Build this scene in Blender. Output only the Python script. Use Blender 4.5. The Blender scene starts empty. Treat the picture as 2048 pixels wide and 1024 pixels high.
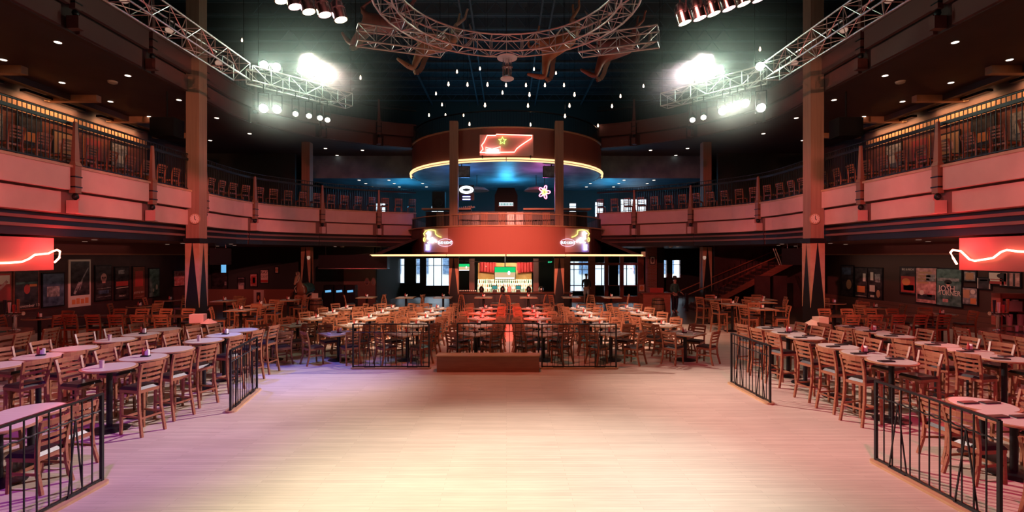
import bpy, math, random
from mathutils import Vector, Matrix
random.seed(7)
C = bpy.context.scene.collection
sc = bpy.context.scene
PI = math.pi
R = math.radians
F = 1000.0; CX = 1013.0; CY = 512.0; H = 2.95        # focal length, principal point (2048 px wide frame), eye height

# ------------------------------------------------------------------ camera, world, view
cam_d = bpy.data.cameras.new('camera'); cam = bpy.data.objects.new('camera', cam_d); C.objects.link(cam)
cam.location = (0, 0, H); cam.rotation_euler = (R(90), 0, 0)
cam_d.sensor_width = 36; cam_d.lens = 36 * F / 2048; cam_d.shift_x = (1024 - CX) / 2048
cam_d.clip_start = .05; cam_d.clip_end = 300
sc.camera = cam
sc.view_settings.view_transform = 'Standard'; sc.view_settings.look = 'None'
sc.view_settings.gamma = 1; sc.view_settings.use_curve_mapping = False
sc.view_settings.exposure = 0.22
sc.cycles.use_denoising = True
sc.cycles.max_bounces = 6; sc.cycles.diffuse_bounces = 3; sc.cycles.glossy_bounces = 3
sc.cycles.transmission_bounces = 4; sc.cycles.transparent_max_bounces = 8
sc.cycles.sample_clamp_indirect = 3.0
sc.cycles.caustics_reflective = False; sc.cycles.caustics_refractive = False
w = bpy.data.worlds.new('daylight'); sc.world = w; w.use_nodes = True
bg = w.node_tree.nodes['Background']; bg.inputs[0].default_value = (.72, .86, 1, 1); bg.inputs[1].default_value = 9.0

def spot(loc, tgt, col, e, ang=40, blend=.5, rad=.12, name='spot_light'):
    d = bpy.data.lights.new(name, 'SPOT'); d.color = col; d.energy = e; d.spot_size = R(ang); d.spot_blend = blend
    d.shadow_soft_size = rad
    o = bpy.data.objects.new(name, d); C.objects.link(o); o.location = loc
    o.rotation_euler = (Vector(tgt) - Vector(loc)).to_track_quat('-Z', 'Y').to_euler(); return o
def point(loc, col, e, rad=.2, name='point_light'):
    d = bpy.data.lights.new(name, 'POINT'); d.color = col; d.energy = e; d.shadow_soft_size = rad
    o = bpy.data.objects.new(name, d); C.objects.link(o); o.location = loc; return o
def area(loc, tgt, col, e, sx, sy, name='area_light'):
    d = bpy.data.lights.new(name, 'AREA'); d.shape = 'RECTANGLE'; d.size = sx; d.size_y = sy; d.color = col; d.energy = e
    o = bpy.data.objects.new(name, d); C.objects.link(o); o.location = loc
    o.rotation_euler = (Vector(tgt) - Vector(loc)).to_track_quat('-Z', 'Y').to_euler(); return o

# stage and truss lamps: (place, aim, colour, watts, cone, blend)
LIGHTS = [
    # key light: the dazzling lamps over the angled end trusses, crossing over the dance floor towards the stage
    ((-6.9, 17.2, 9.75), (1.5, 2.9, 0), (1, .86, .70), 11500, 38, 1.0),
    ((6.9, 17.2, 9.75), (-1.5, 2.9, 0), (1, .82, .76), 11500, 38, 1.0),
    ((-7.1, 17.2, 9.75), (7.8, 8.8, 0), (1, .74, .66), 17000, 30, .9),
    ((7.1, 17.2, 9.75), (-7.8, 8.8, 0), (1, .80, .84), 16000, 30, .9),
    # soft top light from the stage truss
    ((-1.2, 4.0, 9.2), (-1.6, 4.6, 0), (1, 1, .42), 900, 44, 1.0),
    ((1.5, 5.5, 9.2), (1.2, 6.6, 0), (1, .84, .72), 1100, 54, 1.0),
    # red wash over the middle of the floor
    ((0, 11.5, 9.2), (0, 11.6, 0), (1, .2, .12), 1100, 80, 1.0),
    # purple and blue fill by the statue side
    ((-3.0, 2.5, 9.2), (-7.0, 7.6, 0), (.66, .08, 1), 1700, 46, .8),
    ((-8.6, 12.5, 9.3), (-4.8, 12.4, 0), (.14, .16, 1), 3200, 30, 1.0),
    # magenta fill by the stairs side
    ((3.0, 2.5, 9.2), (7.4, 9.0, 0), (1, .05, .22), 1900, 54, .8),
    # dining tables: warm pink front light, saturated red down the middle aisle
    ((0, 9.8, 9.2), (0, 19.4, 0), (1, .46, .42), 4800, 38, 1.0),
    ((-3.0, 10.2, 9.2), (-4.6, 19.4, 0), (1, .60, .46), 12500, 34, 1.0),
    ((3.0, 10.2, 9.2), (4.6, 19.4, 0), (1, .54, .42), 12500, 34, 1.0),
    ((0, 12.0, 9.2), (0, 19.4, 0), (1, .04, .02), 12000, 20, .6),
    # balcony fronts and columns: coral wash from over the stage
    ((0.5, 2.0, 8.4), (-8.8, 25.5, 3.9), (1, .17, .15), 4800, 24, .6),
    ((-0.5, 2.0, 8.4), (8.8, 25.5, 3.9), (1, .17, .15), 4800, 24, .6),
    ((-4.0, 8.0, 9.2), (-11.7, 18.9, 2.0), (.03, .08, 1), 2000, 7, .9),
    ((4.0, 8.0, 9.2), (11.9, 18.9, 2.3), (.2, .1, 1), 600, 7, .9),
    ((0, 5.0, 7.0), (0, 25.0, 2.9), (1, .24, .16), 23000, 23, .9),
    ((0, 9.0, 9.0), (0, 25.0, 8.6), (1, .2, .15), 250, 30, .8),
]
for s in (-1, 1):
    for y, e in ((5.5, 3200), (9.5, 4600), (13.5, 5600), (17.5, 6500), (21.5, 7000)):
        LIGHTS.append(((-s*3.5, 1.5, 8.2), (s*12.0, y, 4.45), (1, .19, .19), e*1.1, 15, .7))
    LIGHTS.append(((s*5.5, 8.0, 9.2), (s*10.4, 18.6, 0), (1, .34, .24), 5200, 28, .9))
    LIGHTS.append(((-s*3.5, 2.5, 7.6), (s*11.75, 19.1, 8.2), (1, .34, .2), 7500, 17, .9))
for L in LIGHTS: spot(L[0], L[1], L[2], L[3], L[4], L[5], .15, 'wash_lamp')
for s in (-1, 1):
    area((s*15.2, 20, 9.0), (s*15.2, 20, 0), (.4, .25, .3), 2, 4, 16, 'balcony_fill')  # unseen area light added as dim fill on the second level
    area((s*17.05, 20, 2.97), (s*18, 20, 1.4), (1, .62, .5), 42 if s > 0 else 16, 12, .4, 'poster_fill')  # unseen area lights added along the walls to brighten the posters
    area((s*15, 15, 3.4), (s*15, 15, 0), (1, .30, .24), 24, 4, 14, 'underbalcony_fill')  # broad unseen fill light added beneath the balcony
point((-2.3, 27.6, 6.6), (.15, .4, 1), 70, .3); point((2.0, 27.6, 6.6), (1, .2, .7), 70, .3)
for s in (-1, 1):
    for y, e in ((13.6, 60), (10.5, 40)): point((s*11.95, y, 3.2), (1, .06, .07), e, .12, 'neon_glow')
area((-.1, 27.6, 2.8), (-.1, 28.8, 1.6), (1, .85, .6), 55, 3, .2, 'bar_shelf_fill')  # unseen area light added to brighten the drapes and mural
point((0, 31.5, 6.9), (.05, .45, .8), 220, .5)
for s in (-1, 1): point((s*6.8, 33, 6.6), (.05, .42, .75), 150, .5)
area((0, 33.5, 11.0), (0, 33.5, 20), (.15, .5, .8), 75, 10, 4, 'roof_fill')  # unseen teal fill light added under the roof behind the tower
area((0, 16, 10.8), (0, 18, 20), (.2, .45, .65), 45, 10, 10, 'roof_fill')  # second unseen teal fill, added above the hall

# ------------------------------------------------------------------ materials
def mat(name, col, rough=.5, metal=0, emit=None, es=0, spec=.5):
    m = bpy.data.materials.new(name); m.use_nodes = True
    b = m.node_tree.nodes['Principled BSDF']
    b.inputs['Base Color'].default_value = (*col, 1); b.inputs['Roughness'].default_value = rough
    b.inputs['Metallic'].default_value = metal
    b.inputs['Specular IOR Level'].default_value = spec
    if emit: b.inputs['Emission Color'].default_value = (*emit, 1); b.inputs['Emission Strength'].default_value = es
    return m
def noisy(m, c1, c2, scale=(8, 8, 8), detail=4, bump=0, wave=False, coord='Object'):
    nt = m.node_tree; N = nt.nodes; b = N['Principled BSDF']
    tc = N.new('ShaderNodeTexCoord'); mp = N.new('ShaderNodeMapping'); mp.inputs['Scale'].default_value = scale
    nt.links.new(tc.outputs[coord], mp.inputs[0])
    n = N.new('ShaderNodeTexNoise'); n.inputs['Scale'].default_value = 1; n.inputs['Detail'].default_value = detail
    nt.links.new(mp.outputs[0], n.inputs['Vector'])
    r = N.new('ShaderNodeValToRGB'); r.color_ramp.elements[0].position = .3; r.color_ramp.elements[1].position = .7
    r.color_ramp.elements[0].color = (*c1, 1); r.color_ramp.elements[1].color = (*c2, 1)
    nt.links.new(n.outputs['Fac'], r.inputs[0]); nt.links.new(r.outputs[0], b.inputs['Base Color'])
    if bump:
        bp = N.new('ShaderNodeBump'); bp.inputs['Strength'].default_value = bump; bp.inputs['Distance'].default_value = .01
        nt.links.new(n.outputs['Fac'], bp.inputs['Height']); nt.links.new(bp.outputs[0], b.inputs['Normal'])
    return m
def bricks(m, c1, c2, mortar, w_, h_, msize, rot=(0, 0, 0), off=.5, bump=.3, coord='Object', grain=True):
    nt = m.node_tree; N = nt.nodes; b = N['Principled BSDF']
    tc = N.new('ShaderNodeTexCoord'); mp = N.new('ShaderNodeMapping'); mp.inputs['Rotation'].default_value = rot
    nt.links.new(tc.outputs[coord], mp.inputs[0])
    t = N.new('ShaderNodeTexBrick'); t.inputs['Scale'].default_value = 1
    t.inputs['Color1'].default_value = (*c1, 1); t.inputs['Color2'].default_value = (*c2, 1); t.inputs['Mortar'].default_value = (*mortar, 1)
    t.inputs['Brick Width'].default_value = w_; t.inputs['Row Height'].default_value = h_; t.inputs['Mortar Size'].default_value = msize
    t.offset = off
    nt.links.new(mp.outputs[0], t.inputs['Vector'])
    out = t.outputs['Color']
    if grain:
        mp2 = N.new('ShaderNodeMapping'); mp2.inputs['Scale'].default_value = (2, 30, 30)
        nt.links.new(tc.outputs[coord], mp2.inputs[0])
        n = N.new('ShaderNodeTexNoise'); n.inputs['Scale'].default_value = 1; n.inputs['Detail'].default_value = 5
        nt.links.new(mp2.outputs[0], n.inputs['Vector'])
        n2 = N.new('ShaderNodeTexNoise'); n2.inputs['Scale'].default_value = .6; n2.inputs['Detail'].default_value = 3
        nt.links.new(tc.outputs[coord], n2.inputs['Vector'])
        ad = N.new('ShaderNodeMath'); ad.operation = 'ADD'; nt.links.new(n.outputs['Fac'], ad.inputs[0]); nt.links.new(n2.outputs['Fac'], ad.inputs[1])
        mr = N.new('ShaderNodeMapRange'); mr.inputs['From Min'].default_value = .6; mr.inputs['From Max'].default_value = 1.4
        mr.inputs['To Min'].default_value = .82; mr.inputs['To Max'].default_value = 1.12; nt.links.new(ad.outputs[0], mr.inputs[0])
        mx = N.new('ShaderNodeMix'); mx.data_type = 'RGBA'; mx.blend_type = 'MULTIPLY'; mx.inputs[0].default_value = 1
        nt.links.new(out, mx.inputs[6]); nt.links.new(mr.outputs[0], mx.inputs[7]); out = mx.outputs[2]
    nt.links.new(out, b.inputs['Base Color'])
    return m
M = {}
M['oak'] = bricks(mat('oak_strip_floor', (.5, .4, .3), .62), (.62, .53, .43), (.54, .45, .36), (.44, .36, .28), 1.6, .07, .0025)
M['darkfloor'] = noisy(mat('dark_floor', (.1, .07, .05), .35), (.10, .06, .045), (.17, .11, .08), (2, 20, 2))
M['wood'] = noisy(mat('cherry_wood', (.4, .16, .08), .35), (.25, .09, .045), (.36, .145, .075), (4, 4, 30))
M['wood2'] = noisy(mat('table_edge_wood', (.4, .22, .12), .4), (.36, .18, .09), (.46, .25, .13), (20, 4, 4))
M['cushion'] = mat('black_vinyl', (.025, .022, .024), .3)
M['laminate'] = noisy(mat('pale_laminate', (.6, .55, .5), .33), (.62, .56, .5), (.70, .65, .6), (3, 60, 3))
M['dinetop'] = noisy(mat('limed_table_top', (.5, .45, .4), .3), (.36, .29, .23), (.60, .54, .47), (9, 30, 9))
M['black'] = mat('black_metal', (.012, .012, .014), .4, .3)
M['matte'] = mat('matte_black', (.008,.008,.009), .8, spec=.2)
M['alu'] = mat('aluminium', (.72, .70, .69), .35, .85)
M['chrome'] = mat('chrome', (.8, .8, .8), .15, 1)
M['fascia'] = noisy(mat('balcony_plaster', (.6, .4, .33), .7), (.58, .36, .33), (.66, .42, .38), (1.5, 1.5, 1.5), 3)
M['fascia3'] = mat('shaded_upper_balcony', (.13, .045, .04), .7); M['fascia3dark'] = mat('shaded_upper_recess', (.06, .025, .022), .7)  # dark base colours put the third level's lack of light into the paint
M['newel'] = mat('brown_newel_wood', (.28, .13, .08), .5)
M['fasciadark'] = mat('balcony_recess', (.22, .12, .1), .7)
M['captrim'] = noisy(mat('tan_wood_trim', (.5, .3, .18), .45), (.42, .24, .14), (.52, .32, .2), (3, 3, 3))
M['column'] = noisy(mat('tan_column', (.3, .18, .12), .6), (.25, .14, .095), (.32, .19, .13), (14, 14, .6))
M['steel'] = mat('dark_steel_cladding', (.035, .04, .045), .28, .6)
M['ceil'] = mat('dark_brown_ceiling', (.19, .095, .08), .6)
M['ceil2'] = noisy(mat('dark_upper_ceiling', (.05, .05, .055), .7), (.05, .028, .028), (.07, .038, .036), (1, 1, 1))
M['roof'] = mat('near_black_roof', (.03, .045, .055), .8)
M['beam'] = mat('roof_steel', (.09, .13, .16), .5, .4)
M['wallred'] = noisy(mat('maroon_wall', (.05, .02, .018), .7), (.045, .018, .016), (.07, .028, .024), (2, 2, 2))
M['walldark'] = mat('dark_green_wall', (.035, .045, .04), .7)
M['brick'] = bricks(mat('brown_brick', (.2, .08, .05), .8), (.16, .065, .035), (.12, .05, .03), (.06, .03, .02), .22, .075, .01, (R(90), 0, R(90)), grain=False)
M['brickred'] = bricks(mat('red_brick', (.3, .1, .07), .8), (.30, .10, .07), (.22, .08, .05), (.25, .2, .18), .22, .075, .012, (R(90), 0, 0), grain=False)
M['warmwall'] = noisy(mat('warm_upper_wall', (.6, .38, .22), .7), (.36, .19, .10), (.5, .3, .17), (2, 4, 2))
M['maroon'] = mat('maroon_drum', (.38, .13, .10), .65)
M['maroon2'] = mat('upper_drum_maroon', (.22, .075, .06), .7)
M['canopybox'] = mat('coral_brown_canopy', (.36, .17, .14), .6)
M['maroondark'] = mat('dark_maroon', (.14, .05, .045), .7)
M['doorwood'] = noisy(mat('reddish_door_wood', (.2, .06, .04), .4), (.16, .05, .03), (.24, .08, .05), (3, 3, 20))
M['teal'] = noisy(mat('blue_painted_ceiling', (.2, .3, .35), .5), (.12, .18, .22), (.24, .34, .40), (1.2, 1.2, 1.2))
M['white'] = mat('white', (.8, .78, .75), .5)
M['cream'] = mat('cream_paper', (.7, .64, .52), .6)
M['paper_pink'] = mat('pink_paper', (.65, .3, .25), .6)
M['paper_tan'] = mat('tan_print', (.5, .28, .14), .6)
M['paper_grey'] = mat('grey_print', (.3, .3, .3), .6)
M['paper_blue'] = mat('blue_print', (.07, .12, .2), .5)
M['paper_dark'] = mat('dark_print', (.02, .022, .028), .35)
M['paper_red'] = mat('red_print', (.45, .06, .05), .5)
M['paper_orange'] = mat('orange_print', (.7, .25, .08), .5)
M['paper_green'] = mat('green_print', (.05, .16, .12), .5)
noisy(M['paper_dark'],(.006,.006,.008),(.09,.075,.075),(3,3,5),6); noisy(M['paper_pink'],(.30,.12,.10),(.75,.42,.36),(5,5,7),6)
noisy(M['paper_grey'],(.08,.08,.08),(.5,.48,.46),(6,6,8),6); noisy(M['paper_green'],(.01,.05,.04),(.16,.28,.24),(4,4,5),6); noisy(M['paper_blue'],(.02,.04,.07),(.12,.18,.26),(4,4,5),5)
M['skin'] = mat('skin', (.5, .3, .22), .5)
M['glass'] = mat('window_glass', (.9, .95, 1), .03); M['glass'].node_tree.nodes['Principled BSDF'].inputs['Transmission Weight'].default_value = 1
M['glass'].node_tree.nodes['Principled BSDF'].inputs['IOR'].default_value = 1.05
M['cupglass'] = mat('tinted_cup', (.55, .4, .4), .15)
M['horse'] = noisy(mat('brown_horse', (.35, .12, .06), .4), (.30, .10, .045), (.42, .17, .08), (4, 4, 4))
M['horse2'] = noisy(mat('dark_red_horse', (.22, .05, .03), .4), (.17, .04, .025), (.26, .06, .04), (4, 4, 4))
M['horse3'] = noisy(mat('tan_horse', (.42, .24, .14), .4), (.34, .18, .1), (.46, .28, .17), (4, 4, 4))
M['mane'] = mat('horse_mane', (.25, .16, .12), .7)
M['green'] = noisy(mat('green_blanket', (.03, .12, .1), .6), (.02, .09, .08), (.04, .15, .12), (9, 9, 9))
M['barrel'] = noisy(mat('barrel_oak', (.2, .1, .05), .5), (.15, .07, .035), (.24, .12, .06), (12, 12, 2))
M['bench'] = noisy(mat('brown_box_wood', (.32, .13, .08), .5), (.28, .11, .07), (.36, .15, .09), (2, 6, 20))
M['skirtwood'] = noisy(mat('base_board_wood', (.5, .32, .16), .45), (.46, .28, .14), (.56, .37, .2), (4, 20, 4))
M['counter'] = mat('bar_counter_top', (.10, .045, .03), .2)
M['barfront'] = noisy(mat('bar_front_wood', (.4, .14, .09), .45), (.35, .12, .07), (.45, .17, .11), (3, 3, 14))
def em(name, col, s):
    m = bpy.data.materials.new(name); m.use_nodes = True; nt = m.node_tree; nt.nodes.clear()
    e = nt.nodes.new('ShaderNodeEmission'); e.inputs[0].default_value = (*col, 1); e.inputs[1].default_value = s
    o = nt.nodes.new('ShaderNodeOutputMaterial'); nt.links.new(e.outputs[0], o.inputs[0]); return m
M['neon_red'] = em('red_neon', (1, .22, .16), 7)
M['neon_side'] = em('coral_neon', (1, .25, .16), 9)
M['neon_rim'] = em('amber_neon', (1, .60, .28), 1.5)
M['neon_green'] = em('green_neon', (.45, 1, .15), 3)
M['neon_yellow'] = em('yellow_neon', (.85, .95, .15), 2.5)
M['neon_white'] = em('white_neon', (.8, .9, 1), 5)
M['neon_soft'] = em('soft_pink_neon', (1, .55, .7), 1.6); M['neon_ice'] = em('ice_neon', (.55, .85, 1), 2.6)
M['neon_blue'] = em('blue_neon', (.2, .25, 1), 9)
M['neon_pink'] = em('pink_neon', (1, .15, .35), 6)
M['lamp'] = em('lamp_lens', (1, 1, .82), 60)
M['lamp2'] = em('small_lamp_lens', (1, .9, .72), 14)
M['canlens'] = em('can_lens', (1, .95, .6), 8)
M['canpink'] = em('can_lens_pink', (1, .55, .6), 8)
M['down'] = em('downlight_glow', (1, .82, .66), 3.0)
M['downdim'] = em('dim_downlight_glow', (1, .6, .45), .35)
M['bulb'] = em('bulb_glow', (1, .68, .45), 7)
M['screen_green'] = em('screen_grass', (.01, .45, .12), 1.3)
M['screen_sand'] = em('screen_sand', (.55, .38, .22), 1.2)
M['screen_white'] = em('screen_white', (.8, .9, 1), 1.3)
M['screen_blue'] = em('screen_blue', (.15, .45, .8), .9)
M['screen_teal'] = em('screen_teal', (.1, .5, .45), .5)
M['exitgreen'] = em('exit_green', (.05, .8, .35), 1.5)
M['backlit'] = em('backlit_shelf', (.95, 1, .6), 1.7)
M['strip'] = em('warm_strip', (1, .62, .32), 6)
M['drape'] = noisy(mat('red_drape', (.6, .03, .04), .6), (.5, .02, .03), (.7, .05, .05), (16, 2, 1))
M['mural'] = noisy(mat('orange_mural', (.8, .4, .15), .6), (.75, .35, .1), (.85, .5, .22), (3, 3, 3))
M['bottle_a'] = mat('clear_bottle', (.75, .8, .6), .1); M['bottle_b'] = mat('amber_bottle', (.4, .16, .03), .1)
M['bottle_c'] = mat('green_bottle', (.05, .2, .08), .1)
M['jacket'] = mat('dark_jacket', (.015, .018, .03), .7)
M['shorts'] = mat('pale_shorts', (.6, .6, .62), .7)
M['hat'] = mat('dark_hat', (.03, .025, .02), .6)
M['pinklinen'] = mat('pink_linen', (.75, .45, .5), .8)
M['facade'] = noisy(mat('street_facade', (.5, .47, .43), .8), (.45, .42, .38), (.55, .52, .47), (1, 1, 1))
M['asphalt'] = mat('street_asphalt', (.25, .25, .26), .9)

# ------------------------------------------------------------------ mesh helpers
class G:
    def __init__(s): s.v = []; s.f = []
    def add(s, vs, fs):
        n = len(s.v); s.v += [tuple(a) for a in vs]; s.f += [tuple(n + i for i in f) for f in fs]; return s
    def box(s, x0, y0, z0, x1, y1, z1):
        return s.add([(x0,y0,z0),(x1,y0,z0),(x1,y1,z0),(x0,y1,z0),(x0,y0,z1),(x1,y0,z1),(x1,y1,z1),(x0,y1,z1)],
                     [(0,3,2,1),(4,5,6,7),(0,1,5,4),(1,2,6,5),(2,3,7,6),(3,0,4,7)])
    def bar(s, p, q, a, b=None, up=(0,0,1), a2=None, b2=None):
        b = b or a; p = Vector(p); q = Vector(q); d = (q-p).normalized(); u = Vector(up)
        if abs(d.dot(u)) > .95: u = Vector((0,1,0))
        x = d.cross(u).normalized(); y = x.cross(d).normalized(); a2 = a2 or a; b2 = b2 or b
        vs = [p+x*i*a/2+y*j*b/2 for i,j in ((-1,-1),(1,-1),(1,1),(-1,1))] + [q+x*i*a2/2+y*j*b2/2 for i,j in ((-1,-1),(1,-1),(1,1),(-1,1))]
        return s.add(vs, [(0,3,2,1),(4,5,6,7),(0,1,5,4),(1,2,6,5),(2,3,7,6),(3,0,4,7)])
    def poly(s, pts, a, b=None, up=(0,0,1)):
        for p, q in zip(pts, pts[1:]): s.bar(p, q, a, b, up)
        return s
    def tube(s, p, q, r, n=8, r2=None):
        p = Vector(p); q = Vector(q); d = (q-p).normalized(); u = Vector((0,0,1)) if abs(d.z) < .9 else Vector((0,1,0))
        x = d.cross(u).normalized(); y = x.cross(d); r2 = r if r2 is None else r2
        vs = [p+x*r*math.cos(2*PI*i/n)+y*r*math.sin(2*PI*i/n) for i in range(n)] + [q+x*r2*math.cos(2*PI*i/n)+y*r2*math.sin(2*PI*i/n) for i in range(n)]
        return s.add(vs, [(i,(i+1)%n,n+(i+1)%n,n+i) for i in range(n)] + [tuple(range(n-1,-1,-1)), tuple(range(n,2*n))])
    def tubes(s, pts, r, n=6, closed=False):
        pts = [Vector(p) for p in pts]; m = len(pts); vs = []
        for i, p in enumerate(pts):
            a = pts[(i-1) % m] if (closed or i) else p; b = pts[(i+1) % m] if (closed or i < m-1) else p
            d = (b-a).normalized(); u = Vector((0,0,1)) if abs(d.z) < .93 else Vector((0,1,0))
            x = d.cross(u).normalized(); y = x.cross(d)
            vs += [p+x*r*math.cos(2*PI*k/n)+y*r*math.sin(2*PI*k/n) for k in range(n)]
        fs = []
        for i in range(m if closed else m-1):
            j = (i+1) % m
            fs += [(i*n+k, i*n+(k+1)%n, j*n+(k+1)%n, j*n+k) for k in range(n)]
        if not closed: fs += [tuple(range(n-1,-1,-1)), tuple(range((m-1)*n, m*n))]
        return s.add(vs, fs)
    def lathe(s, prof, n=16, c=(0,0,0)):
        vs = []; fs = []
        for r, z in prof: vs += [(c[0]+r*math.cos(2*PI*i/n), c[1]+r*math.sin(2*PI*i/n), c[2]+z) for i in range(n)]
        for k in range(len(prof)-1): fs += [(k*n+i, k*n+(i+1)%n, (k+1)*n+(i+1)%n, (k+1)*n+i) for i in range(n)]
        fs += [tuple(range(n-1,-1,-1)), tuple(range((len(prof)-1)*n, len(prof)*n))]
        return s.add(vs, fs)
    def prism(s, pts, z0, z1):
        n = len(pts); vs = [(x,y,z0) for x,y in pts] + [(x,y,z1) for x,y in pts]
        return s.add(vs, [tuple(range(n-1,-1,-1)), tuple(range(n,2*n))] + [(i,(i+1)%n,n+(i+1)%n,n+i) for i in range(n)])
    def plate(s, pts, y0, y1):        # outline in the x-z plane, thickness along y
        n = len(pts); vs = [(x,y0,z) for x,z in pts] + [(x,y1,z) for x,z in pts]
        return s.add(vs, [tuple(range(n)), tuple(range(2*n-1,n-1,-1))] + [(i,n+i,n+(i+1)%n,(i+1)%n) for i in range(n)])
    def ribbon(s, a, b, z0, z1):      # wall between two parallel plan polylines
        n = len(a); vs = [(x,y,z0) for x,y in a]+[(x,y,z1) for x,y in a]+[(x,y,z0) for x,y in b]+[(x,y,z1) for x,y in b]; fs = []
        for i in range(n-1):
            fs += [(i,i+1,n+i+1,n+i),(2*n+i,3*n+i,3*n+i+1,2*n+i+1),(n+i,n+i+1,3*n+i+1,3*n+i),(i,2*n+i,2*n+i+1,i+1)]
        fs += [(0,n,3*n,2*n),(n-1,3*n-1,4*n-1,2*n-1)]
        return s.add(vs, fs)
    def mesh(s, name, m, smooth=False):
        me = bpy.data.meshes.new(name); me.from_pydata(s.v, [], s.f)
        if m: me.materials.append(M[m])
        if smooth:
            me.polygons.foreach_set('use_smooth', [True]*len(me.polygons)); me.set_sharp_from_angle(angle=R(38))
        return me
    def build(s, name, m, parent=None, smooth=False, kind=None, loc=None, label=None):
        o = bpy.data.objects.new(name, s.mesh(name, m, smooth)); C.objects.link(o)
        if parent: o.parent = parent
        if kind: o['kind'] = kind
        if loc: o.location = loc
        if label: o['label'] = label
        return o
def tag(o, label, cat, group=None, kind=None):
    o['label'] = label; o['category'] = cat
    if group: o['group'] = group
    if kind: o['kind'] = kind
    return o
def thing(name, label, cat, loc=(0,0,0), rz=0, group=None):
    o = bpy.data.objects.new(name, None); C.objects.link(o); o.location = loc; o.rotation_euler = (0,0,rz); o.empty_display_size = .1
    return tag(o, label, cat, group)
def struct(o): o['kind'] = 'structure'; return o
KIDS = {}
def kids(o):
    if o.name not in KIDS: KIDS[o.name] = [c for c in C.objects if c.parent == o]
    return KIDS[o.name]
def dup(root, loc, rz=0, label=None, group=None, parent=None):
    def rec(o, par):
        c = o.copy(); C.objects.link(c)
        if par: c.parent = par
        for k in kids(o): rec(k, c)
        return c
    r = rec(root, parent); r.location = loc; r.rotation_euler = (r.rotation_euler[0], r.rotation_euler[1], rz)
    if label: r['label'] = label
    if group: r['group'] = group
    return r
def single(g, name, m, label, cat, group=None, loc=None, rz=0, smooth=False):
    o = g.build(name, m, None, smooth); tag(o, label, cat, group)
    if loc: o.location = loc
    o.rotation_euler = (0,0,rz); return o
def text(body, size, loc, m, parent=None, rot=(R(90),0,0), ext=.002, align='CENTER', sx=1.0, name='lettering'):
    d = bpy.data.curves.new(name, 'FONT'); d.body = body; d.size = size; d.extrude = ext; d.align_x = align; d.resolution_u = 2
    d.materials.append(M[m]); o = bpy.data.objects.new(name, d); C.objects.link(o); o.location = loc; o.rotation_euler = rot
    o.scale = (sx,1,1)
    if parent: o.parent = parent
    return o
ORD = ['first','second','third','fourth','fifth','sixth','seventh','eighth','ninth','tenth','eleventh','twelfth','thirteenth','fourteenth',
       'fifteenth','sixteenth','seventeenth','eighteenth','nineteenth','twentieth']
def ordn(i):
    if i < 20: return ORD[i]
    i += 1
    return {2:'twenty',3:'thirty',4:'forty'}[i//10] + '-' + ORD[i%10-1] if i%10 else {3:'thirtieth',4:'fortieth'}[i//10]
SIDE = {-1: 'horse statue side', 1: 'staircase side'}
SS = {-1: 'statue side', 1: 'stairs side'}
def at(px, py, Y): return Vector(((px-CX)/F*Y, Y, H-(py-CY)/F*Y))

# ------------------------------------------------------------------ balcony plan line (hall edge), statue side; mirrored for the other
BP = [(-11.9,-3.9),(-11.9,-1.2),(-11.9,1.8),(-11.9,4.8),(-11.9,7.8),(-11.9,10.8),(-11.9,13.8),(-11.9,16.8),(-11.9,19.75),(-11.72,23.3),(-9.65,26.2),(-7.15,28.0),(-5.2,28.85)]
def cr(p0,p1,p2,p3,t):
    return tuple(.5*((2*b)+(-a+c)*t+(2*a-5*b+4*c-d)*t*t+(-a+3*b-3*c+d)*t**3) for a,b,c,d in zip(p0,p1,p2,p3))
def bseg(i, n=5):       # points of segment i
    P = BP; a = P[max(i-1,0)]; b = P[i]; c = P[i+1]; d = P[min(i+2,len(P)-1)]
    if i < 7: return [b, c]
    return [cr(a,b,c,d,k/n) for k in range(n+1)]
def offs(pts, d, ends=None):       # shift a plan line outward (away from the hall: to the left of travel)
    out = []
    for i, p in enumerate(pts):
        a = Vector(pts[max(i-1,0)]); b = Vector(pts[min(i+1,len(pts)-1)]); t = (b-a).normalized(); out.append((p[0]-t.y*d, p[1]+t.x*d))
    return out
def trim(pts, a, b):   # shorten a plan line at both ends
    p = [Vector(q) for q in pts]
    p[0] = p[0] + (p[1]-p[0]).normalized()*a; p[-1] = p[-1] + (p[-2]-p[-1]).normalized()*b
    return [tuple(q) for q in p]
FULL = []
for i in range(len(BP)-1): FULL += bseg(i)[:-1]
FULL.append(BP[-1])
def mir(pts, s): return [(p[0]*(-s), p[1]) for p in pts]      # s=-1 keeps, s=1 mirrors

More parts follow.
